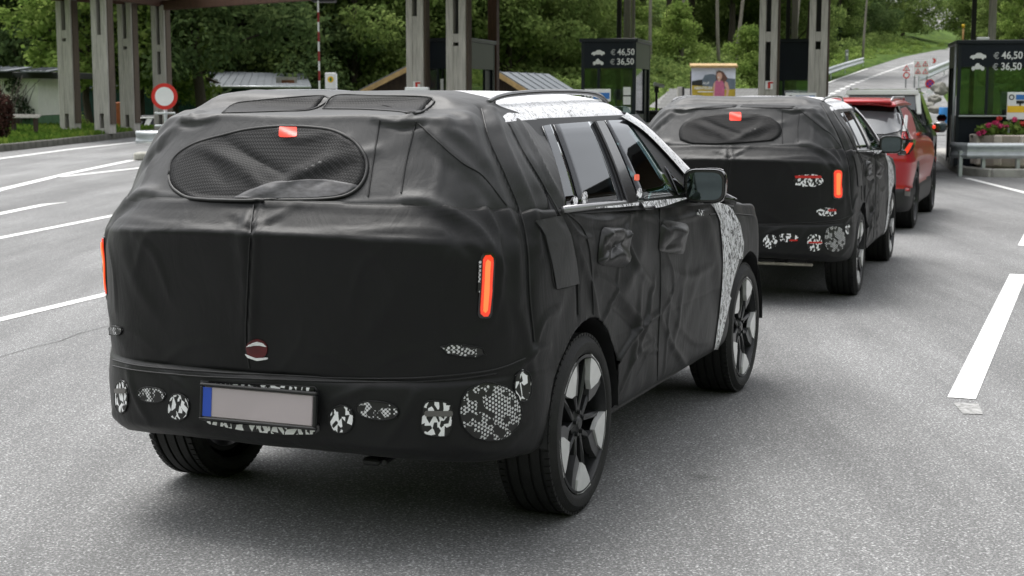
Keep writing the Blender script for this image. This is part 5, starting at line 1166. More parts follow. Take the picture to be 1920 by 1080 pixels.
# ticket column in front of the left booth
t = thing('ticket_column', 'white topped ticket column in front of the left timber pillar', 'ticket machine', (tx0(784, 30.2), 30.2, .0))
obj('cabinet', MB().box((0, 0, .84), (.34, .3, 1.66), bev=.02), M_SIGNGREY, t); obj('cap', MB().box((0, 0, 1.695), (.46, .4, .085), bev=.015), M_SIGNW, t); obj('slot_panel', MB().box((0, -.16, 1.2), (.2, .02, .3)), M_DARK, t)
# information boards
def info(x0, x1, y0, y1, Y, label, full=False):
    a = at(x0, y0, Y); b = at(x1, y1, Y); w, h = b.x-a.x, a.z-b.z; zz = (a.z+b.z)/2
    t = thing('information_board', label, 'sign', ((a.x+b.x)/2, Y, 0), 0., 'information boards by the booths')
    obj('board', MB().box((0, 0, zz), (w, .03, h), bev=.006), M_SIGNW, t)
    obj('blue_field', MB().box((w*.14, -.018, zz+h*(.32 if full else -.05)), (w*.62, .008, h*(.18 if full else .5))), M_SIGNB, t)
    obj('ring_symbol', MB().tube([(-w*.34+.045*math.cos(q), -.02, zz+h*(.32 if full else -.05)+.045*math.sin(q)) for q in np.linspace(0, 6.283, 17)[:-1]], .010, 6, closed=True), M_BLACKP, t)
    if full:
        obj('yellow_field', MB().box((0, -.018, zz-h*.12), (w*.98, .008, h*.24)), M_SIGNY, t)
        obj('camera_symbol', MB().box((0, -.02, zz+h*.14), (w*.3, .008, .06)).box((0, -.02, zz+h*.08), (.03, .008, .08)), M_BLACKP, t)
    for s in (-1, 1): obj('post', MB().box((s*w*.38, .03, (zz-h/2)/2+.05), (.04, .03, zz-h/2+.1)), M_ZINC, t)
info(1096, 1145, 167, 190, 30.6, 'white and blue information board below the free-standing price booth')
info(1473, 1530, 174, 192, 30.2, 'white and blue information board between the two slotted pillars')
info(1889, 1935, 173, 224, 30.3, 'white, blue and yellow camera notice behind the flowers', True)
# flower planter
t = thing('flower_planter', 'pale concrete planter with ribs behind the right guard rail', 'planter', (xpx(1884, 255, 30.6), 30.6, .145))
pf = [(.0, .0), (.50, .0), (.56, .05), (.62, .55), (.66, .64), (.58, .66), (.55, .56), (.0, .54)]
mb = MB(); k = 16
for i in range(k):
    a = 2*math.pi*i/k
    for r_, z in pf: mb.v.append((r_*math.cos(a), r_*math.sin(a), z))
n = len(pf); mb.f = [(i*n+j, ((i+1) % k)*n+j, ((i+1) % k)*n+j+1, i*n+j+1) for i in range(k) for j in range(n-1)]; mb.m = [0]*len(mb.f)
obj('bowl', mb, M_CONCP, t, True, 30)
rib = MB().box((0, 0, 0), (.10, .16, .60), bev=.02).mesh('rib'); rib.materials.append(pm('light_concrete_rib', (.60, .54, .48), .85, var=.12, scale=6))
for i in range(8): a = 2*math.pi*(i+.35)/8; o = obj('rib', rib, None, t); o.location = (.615*math.cos(a), .615*math.sin(a), .36); o.rotation_euler = (0, .07, a)
# geraniums in the planter
def leaf_cloud(cents, n, size, seed, flat=.0, lo=.6, jitter=1.):
    """many leaf faces on the shells of overlapping clumps; cents = (x, y, z, rx, ry, rz)"""
    r = np.random.default_rng(seed); C = np.array(cents, float); wgt = (C[:, 3]*C[:, 4]*C[:, 5])**(2/3); wgt /= wgt.sum(); k = r.choice(len(C), n, p=wgt)
    d = r.normal(size=(n, 3)); d /= np.linalg.norm(d, axis=1, keepdims=True); rad = lo+(1-lo)*r.random(n)**.6; rad = np.where(r.random(n) < .12, rad*1.12, rad)
    P = C[k, :3]+d*C[k, 3:6]*rad[:, None]
    nrm = d*.6+r.normal(size=(n, 3))*.55*jitter+np.array([0, 0, .45+flat]); nrm /= np.linalg.norm(nrm, axis=1, keepdims=True)
    a = np.cross(nrm, r.normal(size=(n, 3))); a /= np.linalg.norm(a, axis=1, keepdims=True)+1e-9; b = np.cross(nrm, a)
    s = size*r.uniform(.6, 1.35, n)[:, None]; tip = P+a*s*.62-nrm*s*.14; bas = P-a*s*.55; l = P+b*s*.34+nrm*s*.06; q = P-b*s*.34+nrm*s*.06
    V = np.stack([bas, l, tip, q], 1).reshape(-1, 3); me = bpy.data.meshes.new('foliage'); me.vertices.add(4*n); me.vertices.foreach_set('co', V.ravel())
    me.loops.add(4*n); me.loops.foreach_set('vertex_index', np.arange(4*n)); me.polygons.add(n); me.polygons.foreach_set('loop_start', np.arange(0, 4*n, 4)); me.polygons.foreach_set('loop_total', np.full(n, 4)); me.update(calc_edges=True); return me
def put(name, me, mat, parent=None, loc=None):
    me.materials.append(mat); o = bpy.data.objects.new(name, me); COL.objects.link(o); o.parent = parent
    if loc is not None: o.location = loc
    return o
fl = thing('geranium_plant', 'pink and red geraniums growing in the concrete planter', 'flowers', t.location+Vector((0, 0, .6)))
put('leaves', leaf_cloud([(-.35, -.2, .12, .3, .3, .16), (.05, -.3, .14, .35, .3, .18), (.4, -.2, .1, .3, .3, .16), (0, .2, .12, .45, .35, .18)], 900, .10, 3), M_LEAFL, fl)
for i, (x, y, z, m) in enumerate([(-.46, -.42, .25, M_FLOWP), (-.34, -.45, .30, M_FLOWP), (-.25, -.46, .24, M_FLOWP), (-.55, -.38, .12, M_FLOWP), (-.62, -.35, .08, M_FLOWP), (-.22, -.3, .38, M_FLOWR), (.05, -.42, .36, M_FLOWP), (.2, -.44, .28, M_FLOWR), (.28, -.42, .25, M_FLOWR), (-.12, -.45, .22, M_FLOWP), (.5, -.3, .3, M_FLOWR)]):
    put('flower_head', leaf_cloud([(x, y, z, .055, .055, .045)], 60, .045, i), m, fl)

# ------------------------------------------------------------------ buildings on the left and the huts
def boards(parent, x0, x1, z0, z1, y, n, mat, gap=.012, th=.03, vertical=True, name='wall_board'):
    """a boarded wall, one mesh per board"""
    L = (x1-x0) if vertical else (z1-z0); w = L/n
    me = (MB().box((0, 0, 0), (w-gap, th, z1-z0)) if vertical else MB().box((0, 0, 0), (x1-x0, th, w-gap))).mesh(name); me.materials.append(mat)
    for i in range(n):
        o = obj(name, me, None, parent); o.location = ((x0+w*(i+.5)), y, (z0+z1)/2) if vertical else ((x0+x1)/2, y, z0+w*(i+.5))
        o.location.y += random.uniform(-.006, .006)
def sheet_roof(parent, p00, p10, p11, p01, n, mat=M_ROOF, name='roof_sheet'):
    """standing-seam roof: n sheets between the eave p00-p10 and the ridge p01-p11"""
    a, b, c, d = map(Vector, (p00, p10, p11, p01))
    for i in range(n):
        u0, u1 = i/n, (i+1)/n; e0, e1 = a.lerp(b, u0), a.lerp(b, u1); r1, r0_ = d.lerp(c, u1), d.lerp(c, u0); nn = (e1-e0).cross(r0_-e0).normalized()
        if nn.z < 0: nn = -nn
        k = .03; vs = [e0, e1, r1, r0_]; vs2 = [v-nn*.05 for v in vs]; s = [e0+nn*k, r0_+nn*k, r0_+(e1-e0)*.06+nn*k, e0+(e1-e0)*.06+nn*k, e0, r0_, r0_+(e1-e0)*.06, e0+(e1-e0)*.06]
        mb = MB().add(vs+vs2, [(0, 1, 2, 3), (7, 6, 5, 4), (0, 4, 5, 1), (2, 6, 7, 3), (1, 5, 6, 2), (3, 7, 4, 0)]); mb.add(s, [(0, 1, 2, 3), (0, 4, 5, 1), (3, 2, 6, 7), (0, 3, 7, 4)]); obj(name, mb, mat, parent)
# long dark green shed
Yg = 74.; sh = thing('green_shed', 'long dark green boarded shed with a grey metal roof among the trees', 'building', (xpx(455, 200, Yg), Yg, -.95))
def gl(x, y, Y=Yg): p = at(x, y, Y); return p-sh.location
wl_, wr_ = gl(338, 240).x, gl(582, 240).x; wtop = gl(400, 160).z
boards(sh, wl_-6.5, wr_, 0, wtop, 0., 44, M_GWALL)
obj('wall_core', MB().box(((wl_-6.5+wr_)/2, 2.6, wtop/2), (wr_-wl_+6.4, 5.1, wtop-.02)), M_EAVE, sh)
e0, e1 = gl(395, 161)+Vector((0, -.9, 0)), gl(588, 161)+Vector((0, -.9, 0)); sheet_roof(sh, e0, e1, gl(560, 141)+Vector((0, 2.6, .1)), gl(392, 137)+Vector((0, 2.6, .1)), 13)
e2 = gl(322, 158)+Vector((-2, -.4, 0)); sheet_roof(sh, gl(270, 166)+Vector((-3, -.2, 0)), gl(334, 152)+Vector((0, -.2, 0)), gl(392, 137)+Vector((0, 2.6, .1)), gl(280, 140)+Vector((0, 2.6, 0)), 9)
obj('gable_board', MB().prism([(gl(330, 152).x, gl(330, 152).z), (gl(375, 137).x, gl(375, 137).z), (gl(436, 165).x, gl(436, 165).z), (gl(436, 165).x, gl(436, 170).z), (gl(375, 141).x, gl(375, 143).z), (gl(330, 157).x, gl(330, 158).z)], -.35, -.28, 1), M_WOODD, sh)
obj('fascia', MB().tube([e0+Vector((0, -.03, -.06)), e1+Vector((0, -.03, -.06))], .07, 8), M_ZINC, sh, True)
obj('downpipe', MB().tube([gl(440, 162)+Vector((0, -.9, 0)), gl(437, 168)+Vector((0, -.8, 0)), gl(420, 176)+Vector((0, -.25, 0)), gl(414, 180)+Vector((0, -.12, 0)), Vector((gl(414, 180).x, -.12, 0))], .06, 8), M_SIGNW, sh, True)
obj('door_panel', MB().box((gl(414, 190).x-.25, -.06, 1.6), (.28, .08, 3.1)), M_SIGNW, sh)
wd = obj('window', MB().box((gl(538, 165).x, -.08, gl(538, 166).z), (1.0, .10, 1.1)), M_WOODG, sh); obj('window_pane', MB().box((gl(541, 165).x, -.14, gl(541, 166).z), (.6, .04, .8)), pm('warm_pane', (.20, .07, .03), .3, var=.4, scale=3), wd)
# orange machine and yellow tag behind the third pillar
tag(obj('orange_post_box', MB().box((0, 0, .9), (.35, .3, 1.8), bev=.02).box((.22, -.1, 1.3), (.16, .05, .7), bev=.01), pm('faded_orange', (.42, .12, .04), .6, var=.25), loc=(xpx(222, 215, 62), 62, -.6)), 'faded orange box beside the third timber pillar', 'box')
# white rendered house with green plinth
Yh = 58.; hs = thing('white_house', 'white rendered building with green plinth and dark flat eaves at the left edge', 'building', (xpx(20, 200, Yh), Yh, .2))
def hl(x, y, Y=Yh): return at(x, y, Y)-hs.location
xr_ = hl(72, 200).x; ze = hl(40, 148).z
obj('wall', MB().box(((xr_-7)/2, 2., (ze+.35)/2+.2), (xr_+7, 4., ze-.3)), M_RENDER, hs); obj('plinth', MB().box(((xr_-7)/2, 2., .2), (xr_+7.03, 4.04, .62)), M_GREENB, hs)
obj('eaves', MB().box(((xr_-7)/2+.35, 2.1, hl(40, 141).z), (xr_+8.0, 4.9, .24), bev=.02), M_EAVE, hs)
sheet_roof(hs, hl(-60, 133)+Vector((0, -1, 0)), hl(28, 133)+Vector((0, -1, 0)), hl(30, 124)+Vector((0, 2, 0)), hl(-60, 124)+Vector((0, 2, 0)), 6)
sheet_roof(hs, hl(54, 134)+Vector((0, -1, 0)), hl(104, 134)+Vector((0, -1, 0)), hl(94, 126)+Vector((0, 2, 0)), hl(54, 126)+Vector((0, 2, 0)), 5)
# bare shrub built for the grey tree mural on its wall, russet bush and plank bench in front
def twig_plant(name, label, cat, loc, stems, seed, leafmat=None, leaves=0, cl=None, size=.12, stemmat=M_BARK):
    t = thing(name, label, cat, loc); rr = random.Random(seed); mb = MB()
    for i in range(stems):
        a = rr.uniform(0, 6.28); p = Vector((rr.uniform(-.15, .15), rr.uniform(-.05, .05), 0)); pts = [p.copy()]; d = Vector((math.cos(a)*.25, math.sin(a)*.12, 1))
        for k in range(7): p = p+d*.28; d += Vector((rr.uniform(-.3, .3), rr.uniform(-.1, .1), rr.uniform(-.1, .05))); pts.append(p.copy())
        mb.tube(pts, [.03*(1-j/9) for j in range(8)], 5)
    obj('stems', mb, stemmat, t, True)
    if leaves: put('leaves', leaf_cloud(cl, leaves, size, seed), leafmat, t)
    return t
twig_plant('mural_shrub', 'grey tree mural on the white house wall, built as a thin bare shrub', 'shrub', (xpx(40, 230, Yh)-.0, Yh-.25, .3), 9, 4, M_LEAFN, 500, [(-.2, 0, 1.55, .35, .1, .3), (.05, 0, .95, .3, .1, .25), (.25, 0, .55, .35, .12, .3), (-.1, 0, 1.9, .3, .1, .15)], .11)
twig_plant('russet_bush', 'dense russet brown bush cut by the left edge', 'shrub', (xpx(2, 260, 45), 45, .2), 10, 9, M_RUSSET, 5200, [(-.1, 0, .7, .42, .5, .75), (-.3, 0, 1.3, .38, .5, .55), (.12, 0, .9, .28, .4, .5), (-.5, 0, .6, .5, .5, .7), (-.6, 0, 1.5, .5, .5, .5)], .09)
t = thing('plank_bench', 'weathered plank bench on posts in front of the white house', 'bench', (xpx(44, 230, 50), 50, .3))
for k in range(3): obj('plank', MB().box((0, k*.13, .50+k*.04), (1.05, .11, .04), rz=0, bev=.005), M_WOODG, t)
for s in (-1, 1): obj('leg', MB().box((s*.36, .12, .24), (.08, .3, .5), bev=.005), M_WOODD, t)

def hut(name, label, xa, xb_, xc, y_ap, y_ev, Y, z0, roofR=True, depth=5., group='brown timber huts'):
    """gable toward us between columns xa and xc with its apex at xb_"""
    ap = at(xb_, y_ap, Y); e0 = at(xa, y_ev, Y); e1 = at(xc, y_ev, Y); t = thing(name, label, 'hut', (ap.x, Y, z0), -.28 if roofR else .0, group); L = ap-Vector((ap.x, Y, z0)); w0 = e0.x-ap.x; w1 = e1.x-ap.x; ez = e0.z-z0; az = ap.z-z0
    n = 16; wx0, wx1 = w0*.86, w1*.86
    for i in range(n):
        u = wx0+(wx1-wx0)*(i+.5)/n; h = az-(az-ez)*abs(u/(w0 if u < 0 else w1))-.12; obj('wall_board', MB().box((u, 0, h/2), ((wx1-wx0)/n-.012, .03, h)), M_WOODD, t)
    obj('wall_core', MB().prism([(wx0, 0), (wx1, 0), (wx1, ez-.05), (0, az-.2), (wx0, ez-.05)], .06, depth, 1), M_WOODD, t)
    sheet_roof(t, (w0, -.6, ez), (w0, depth+.4, ez), (0, depth+.4, az), (0, -.6, az), 6); sheet_roof(t, (w1, -.6, ez), (w1, depth+.4, ez), (0, depth+.4, az), (0, -.6, az), 6)
    for a, b in (((w0, ez), (0, az)), ((w1, ez), (0, az))):
        obj('verge_board', MB().prism([(a[0], a[1]-.02), (b[0], b[1]-.02), (b[0], b[1]-.22), (a[0], a[1]-.22)], -.66, -.62, 1), M_WOODY, t)
    obj('post', MB().box((w1*.97, -.4, ez/2), (.12, .12, ez)), M_WOODD, t); obj('post', MB().box((w1*.97, depth, ez/2), (.12, .12, ez)), M_WOODD, t)
    return t
hut('timber_hut', 'brown timber hut with a pale gable edge left of the grey pillars', 676, 764, 852, 125, 170, 58, -.9, False)
h2 = hut('timber_hut', 'brown timber hut with grey metal roof right of the left booth', 902, 945, 1000, 135, 168, 56, -.9, True, 6.)
obj('lamp_arm', MB().tube([(.2, -.7, 2.4), (.75, -.75, 2.36)], .04, 6).box((.85, -.75, 2.36), (.25, .15, .1), bev=.02), M_SIGNW, h2)
# shingled hip roof behind the billboard
Ys = 66.; st = thing('shingled_hut', 'low hut with a grey shingled hip roof behind the billboard', 'hut', (xpx(1350, 190, Ys), Ys, -.4))
def sl(x, y, Y=Ys): return at(x, y, Y)-st.location
tl, tr_, br_, bl2 = sl(1262, 168), sl(1422, 168), sl(1512, 202), sl(1228, 202); dep = 2.2
shm = [MB().box((0, 0, 0), (w, .02, .26), M=Matrix.Rotation(.12, 3, 'X'), bev=.004).mesh('shingle') for w in (.13, .16, .19)]
for m in shm: m.materials.append(M_SHING)
rowsn = 6; cnt = 0
for r in range(rowsn):
    f = (r+.35)/rowsn; z = bl2.z+(tl.z-bl2.z)*f; x0 = bl2.x+(tl.x-bl2.x)*f; x1 = br_.x+(tr_.x-br_.x)*f; y = dep*f-1.1; x = x0
    while x < x1 and cnt < 296:
        m = random.choice(range(3)); w = (.17, .2, .24)[m]; o = obj('shingle', shm[m], None, st); o.scale = (1.28, 1, 1); o.location = (x+w/2, y, z+.04); o.rotation_euler = (-.95, 0, random.uniform(-.03, .03)); x += w+.012; cnt += 1
obj('roof_deck', MB().add([(bl2.x, -1.1, bl2.z), (br_.x, -1.1, br_.z), (tr_.x, dep-1.1, tr_.z), (tl.x, dep-1.1, tl.z), (bl2.x, 2*dep-1, bl2.z), (br_.x, 2*dep-1, br_.z)], [(0, 1, 2, 3), (3, 2, 5, 4), (0, 3, 4), (1, 5, 2), (0, 4, 5, 1)]), M_SHING, st)
obj('wall', MB().box(((bl2.x+br_.x)/2, .9, bl2.z/2), ((br_.x-bl2.x)*.88, 2.6, bl2.z)), M_WOODD, st)
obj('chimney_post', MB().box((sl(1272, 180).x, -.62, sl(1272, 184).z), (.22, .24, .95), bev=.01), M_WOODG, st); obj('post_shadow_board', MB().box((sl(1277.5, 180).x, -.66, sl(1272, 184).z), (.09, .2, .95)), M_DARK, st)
# billboard
Yb = 62.; bb = thing('billboard', 'billboard with a laughing woman in a pink top before mountains, under a small wooden roof', 'billboard', (xpx(1337, 150, Yb), Yb, 0)); 
def pl(x, y): p = at(x, y, Yb); return (p.x-bb.location.x, p.z)
def printed(name, pts, mat, lay, parent): return obj(name, MB().prism([pl(*p) for p in pts], -.05-.004*lay, -.046-.004*lay, 1), mat, parent)
a, b = pl(1296, 186), pl(1379, 127)
bd = obj('board', MB().box(((a[0]+b[0])/2, 0, (a[1]+b[1])/2), (b[0]-a[0], .09, b[1]-a[1]), bev=.005), M_PSKY, bb)
printed('printed_mountain', [(1297, 152), (1308, 150), (1317, 149), (1321, 141), (1330, 139), (1338, 139), (1345, 143), (1360, 146), (1378, 148), (1378, 168), (1297, 162)], M_PMT, 1, bd)
printed('printed_house', [(1297, 153), (1316, 149), (1317, 161), (1297, 161)], M_BLACKP, 2, bd)
printed('printed_field', [(1297, 160), (1340, 163), (1362, 168), (1378, 167), (1378, 184.5), (1297, 184.5)], M_PFIELD, 3, bd)
printed('printed_border', [(1297, 184.5), (1378, 184.5), (1378, 186), (1297, 186)], M_SIGNW, 3, bd)
printed('printed_hair', [(1342, 140), (1343, 134), (1349, 132.5), (1356, 135), (1360, 141), (1364, 147), (1360, 152), (1356, 156), (1346, 152), (1342, 148)], M_HAIR, 4, bd)
printed('printed_arm', [(1359, 152), (1364, 155), (1367, 166), (1364, 184), (1360, 184), (1362, 168), (1358, 160)], M_SKIN, 5, bd); printed('printed_arm', [(1341, 152), (1337, 158), (1337, 172), (1336, 183), (1340, 183), (1342, 165)], M_SKIN, 5, bd)
printed('printed_top', [(1341, 152), (1348, 150), (1355, 152), (1358, 160), (1358, 178), (1356, 184), (1342, 184), (1339, 178), (1340, 165)], M_PINK, 6, bd)
printed('printed_face', [(1343.5, 140), (1346, 136), (1351, 136), (1353.5, 140), (1353, 146), (1350, 150), (1350, 153), (1346, 153), (1346, 150), (1344, 146)], M_SKIN, 7, bd)
printed('printed_mouth', [(1345, 144.2), (1348.5, 144.2), (1348, 146), (1346, 146)], M_WHITE, 8, bd)
x0, z0 = pl(1317, 158); lettering('AUF', .14, bb, (x0, -.068, z0), sx=1.05); x0, z0 = pl(1301, 167.5); lettering('ABENTEUER', .155, bb, (x0, -.068, z0), sx=.88); obj('small_print', MB().box((pl(1322, 172)[0], -.068, pl(1322, 172)[1]), (.62, .006, .035)), M_WHITE, bd)
a, b = pl(1294, 125), pl(1382, 121); obj('little_roof', MB().box(((a[0]+b[0])/2, 0, (a[1]+b[1])/2), (b[0]-a[0], .5, .1), M=Matrix.Rotation(.2, 3, 'X'), bev=.01), M_WOODY, bb)
for x in (1297, 1377): q = pl(x, 150); obj('post', MB().box((q[0], .08, 1.15), (.1, .1, 2.6)), M_WOODD, bb)
# street lamp head behind booth 2 and boxes beside it
t = thing('floodlight', 'small white floodlight on a bracket right of the free-standing price booth', 'lamp', (xpx(1231, 165, 36), 36, .0))
obj('mast', MB().tube([(0, 0, 0), (0, 0, 1.72)], .03, 8), M_DARK, t, True); obj('head', MB().box((.05, -.05, 1.80), (.26, .16, .08), M=Matrix.Rotation(.25, 3, 'Y'), bev=.02), M_SIGNW, t); obj('bracket', MB().box((0, 0, 1.70), (.10, .08, .14)), M_DARK, t)
tag(obj('supply_cabinet', MB().box((0, 0, .58), (.55, .5, 1.16), bev=.02).box((0, 0, 1.19), (.65, .6, .05)), M_DARK, loc=(xpx(1226, 215, 35.5), 35.5, 0)), 'black supply cabinet right of the free-standing price booth', 'cabinet')
tag(obj('road_barrier', MB().box((0, 0, .88), (1.2, .06, .16), bev=.01).box((-.4, 0, .42), (.05, .3, .85)).box((.4, 0, .42), (.05, .3, .85)).box((0, -.032, .88), (.25, .01, .16)), [M_SIGNW], loc=(xpx(1246, 200, 34), 34.2, 0)), 'low white barrier board left of the second camouflaged car', 'barrier')

# ------------------------------------------------------------------ signs along the climbing road
def triangle_sign(parent, c, r, mark=0):
    tri = lambda s: [(c[0]+s*r*math.cos(a), c[1]+s*r*math.sin(a)) for a in (math.pi/2, math.pi/2+2.094, math.pi/2+4.189)]
    o = obj('warning_triangle', MB().prism(tri(1.), -.09, -.07, 1), M_SIGNR, parent); obj('triangle_face', MB().prism(tri(.62), -.1, -.088, 1), M_SIGNW, o); obj('triangle_mark', MB().box((c[0], -.105, c[1]-.02*mark), (r*.18*(1+mark*.8), .012, r*.5)), M_BLACKP, o)
g0 = ramp(1726, 166); wbd = thing('warning_board', 'white board with four red warning triangles beside the climbing road', 'sign', g0)
def wlz(x, y): p = at(x, y, g0.y); return (p.x-g0.x, p.z-g0.z)
a, b = wlz(1713, 143), wlz(1741, 114); obj('board', MB().box(((a[0]+b[0])/2, 0, (a[1]+b[1])/2), (b[0]-a[0], .1, b[1]-a[1])), M_SIGNW, wbd)
for i, (x, y) in enumerate(((1720.5, 122), (1734.5, 121), (1720.5, 135), (1734.5, 135))): triangle_sign(wbd, wlz(x, y), 6.6*g0.y/F_PX, i == 2)
for x in (1715, 1738): q = wlz(x, 150); obj('post', MB().box((q[0], .05, a[1]/2), (.09, .09, a[1]+.1)), M_SIGNGREY, wbd)
g1 = ramp(1698, 166); t = thing('warning_sign', 'red triangle above a round red-ringed sign on one post by the climbing road', 'sign', g1)
def w1(x, y): p = at(x, y, g1.y); return (p.x-g1.x, p.z-g1.z)
q = w1(1699, 129); triangle_sign(t, q, 8*g1.y/F_PX); q = w1(1699, 141); o = obj('round_sign', disc(6.2*g1.y/F_PX, -.09, -.07, 28), M_SIGNR, t); o.location = (q[0], 0, q[1]); obj('round_face', disc(4.*g1.y/F_PX, -.1, -.088, 28), M_SIGNW, o)
obj('post', MB().tube([(0, 0, -.2), (0, 0, w1(1699, 124)[1])], .05, 8), M_SIGNGREY, t, True)
g2 = on(1742, 200); g2 = Vector((xpx(1743, 170, 80), 80, .1)); t = thing('no_parking_sign', 'round blue no stopping sign with red rim above the rocks', 'sign', g2)
zc = zpx(157, 80)-g2.z; o = obj('sign_rim', disc(.24, -.02, 0, 32), M_SIGNR, t); o.location = (0, 0, zc); obj('sign_face', disc(.17, -.03, -.018, 32), M_SIGNP, o); obj('cross_bar', MB().box((0, -.035, 0), (.34, .01, .05), M=Matrix.Rotation(.78, 3, 'Y')), M_SIGNR, o); obj('cross_bar', MB().box((0, -.036, 0), (.34, .01, .05), M=Matrix.Rotation(-.78, 3, 'Y')), M_SIGNR, o)
obj('plate', MB().box((0, -.02, zc-.42), (.36, .02, .2)), M_SIGNW, t); obj('post', MB().tube([(0, .03, -.3), (0, .03, zc+.2)], .03, 8), M_ZINC, t, True)
g3 = ramp(1751, 128); t = thing('bend_marker', 'small red and white bend marker beside the warning board', 'sign', g3); q = at(1751, 114, g3.y).z-g3.z
obj('board', MB().box((0, 0, q), (.55, .05, .75)), M_SIGNW, t); obj('arrow', MB().prism([(-.2, q-.25), (.05, q-.25), (.22, q), (.05, q+.25), (-.2, q+.25), (-.02, q)], -.04, -.02, 1), M_SIGNR, t); obj('post', MB().tube([(0, .04, -.2), (0, .04, q)], .04, 6), M_ZINC, t, True)
g4 = ramp(1805, 86); t = thing('snow_pole', 'yellow topped snow pole where the road meets the wood', 'pole', g4); q = at(1806, 52, g4.y).z-g4.z
obj('pole', MB().tube([(0, 0, -.3), (0, 0, q)], .16, 8), pm('orange_pole', (.55, .3, .12), .6), t, True); obj('cap', MB().tube([(0, 0, q), (0, 0, q+.7)], .3, 8), M_SIGNY, t, True)
p = ramp(1620, 122); t = thing('marker_post', 'grey marker post at the end of the far guard rail', 'post', (p.x-2, p.y, p.z)); q = at(1620, 97, p.y).z-p.z; obj('post', MB().box((0, 0, q/2), (.35, .3, q+.4), bev=.05), M_SIGNGREY, t); obj('reflector_face', MB().box((0, -.16, q*.8), (.2, .02, .3)), M_SIGNW, t)
p = ramp(1730, 84); t = thing('road_sign_back', 'small dark round sign back on the grassy bank', 'sign', (p.x-2, p.y, p.z)); q = at(1729, 72, p.y).z-p.z; o = obj('sign_plate', disc(.5, -.03, .03, 24), M_DARK, t); o.location = (0, 0, q); obj('post', MB().tube([(0, .03, -2.), (0, .03, q)], .07, 6), M_SIGNGREY, t, True)
tag(obj('water_barrel', MB().tube([(0, 0, z) for z in (0, .05, .3, .6, .85, .9)], [.17, .19, .2, .2, .19, .17], 16), M_BARREL, None, True, 40, loc=(xpx(1770, 200, 62), 62, .1)), 'blue plastic barrel between the rocks and the right booth', 'barrel')
def rock(name, label, c, s, seed, group=None):
    bm = bmesh.new(); bmesh.ops.create_icosphere(bm, subdivisions=3, radius=1.); P = np.array([v.co[:] for v in bm.verts]); n = vnoise(P*1.3+seed*7.3, seed)*.8+vnoise(P*3.1+seed, seed+1)*.35+vnoise(P*7+seed, seed+2)*.12
    for v, k in zip(bm.verts, n): v.co = Vector((v.co.x*s[0], v.co.y*s[1], v.co.z*s[2]))*(.45+k)
    me = bpy.data.meshes.new(name); bm.to_mesh(me); bm.free(); o = obj(name, me, M_ROCK, None, True, 32, loc=c); return tag(o, label, 'rock', group)
for i, (x, y, Y, s, lb) in enumerate([(1752, 186, 74, (.3, .3, .18), 'grey boulder below the round blue sign'), (1764, 168, 78, (.36, .34, .3), 'largest grey boulder beside the right booth'), (1738, 200, 70, (.3, .3, .2), 'pale boulder left of the blue barrel'), (1757, 206, 66, (.36, .3, .16), 'flat pale rock low behind the dark car')]):
    p = at(x, y, Y); rock('boulder', lb, (p.x, p.y, p.z), s, i+1, 'boulders by the right booth')

# ------------------------------------------------------------------ vegetation
def tree_meshes(seed, H, crown_r, base, nleaf, leaf, nb=16, conifer=False):
    rr = random.Random(seed); mb = MB(); tips = []
    if conifer:
        mb.tube([(0, 0, -.5), (0, 0, H*.5), (0, 0, H)], [.02*H, .012*H, .01], 8); cents = []
        for z in np.arange(base, H*.98, .42):
            R_ = crown_r*(1-(z-base)/(H-base))**.85+.12; k = max(4, int(R_*4.2))
            for i in range(k):
                a = 2*math.pi*(i+rr.random())/k; r_ = R_*rr.uniform(.35, 1.); cents.append((r_*math.cos(a)*.62, r_*math.sin(a)*.62, z-r_*.28, .42*R_+.12, .42*R_+.12, .16))
        return mb.mesh('trunk', True), leaf_cloud(cents, nleaf, leaf, seed, -.3, .3)
    lean = Vector((rr.uniform(-.04, .04), rr.uniform(-.04, .04), 1)); r0 = .016*H+.05
    tp = [lean*(H*.78*k/7)+Vector((rr.uniform(-.1, .1), rr.uniform(-.1, .1), 0))*(k > 0) for k in range(8)]; tp[0].z = -.5
    mb.tube(tp, [r0*(1-.8*k/7)*(1.35 if k == 0 else 1) for k in range(8)], 8)
    cents = []
    for i in range(nb):
        f = (i+.5)/nb; z = base+(H-base)*f*.9; a = i*2.4+rr.uniform(-.4, .4); R_ = crown_r*math.sin(math.pi*min(1, .22+.78*f)**.9)*rr.uniform(.55, 1.)+.2
        s = tp[min(6, int(z/H*8))]; e = Vector((R_*math.cos(a), R_*math.sin(a), z+.1*R_)); st = Vector((s.x, s.y, max(.5, z-R_*.5))); m = st.lerp(e, .5)+Vector((0, 0, .12*R_))
        mb.tube([st, m, e], [r0*.33, r0*.2, r0*.07], 5); q = crown_r*rr.uniform(.30, .5)
        cents.append((e.x, e.y, e.z, q, q, q*.7)); cents.append((m.x, m.y, m.z+.2, q*.8, q*.8, q*.6))
        for _ in range(2): cents.append((e.x+rr.uniform(-1, 1)*q, e.y+rr.uniform(-1, 1)*q, e.z+rr.uniform(-.6, .5)*q, q*.5, q*.5, q*.36))
    cents.append((0, 0, H-crown_r*.3, crown_r*.5, crown_r*.5, crown_r*.4))
    return mb.mesh('trunk', True), leaf_cloud(cents, nleaf, leaf, seed, 0, .45)
PROTO = {}
def proto(key, *a, mat=M_LEAFM, **k):
    tk, cr_ = tree_meshes(*a, **k); tk.materials.append(M_BARK); cr_.materials.append(mat); PROTO[key] = (tk, cr_)
proto('dark1', 11, 15, 4.6, .6, 24000, .26, mat=M_LEAFD); proto('dark2', 12, 13, 4.2, .4, 21000, .25, mat=M_LEAFD)
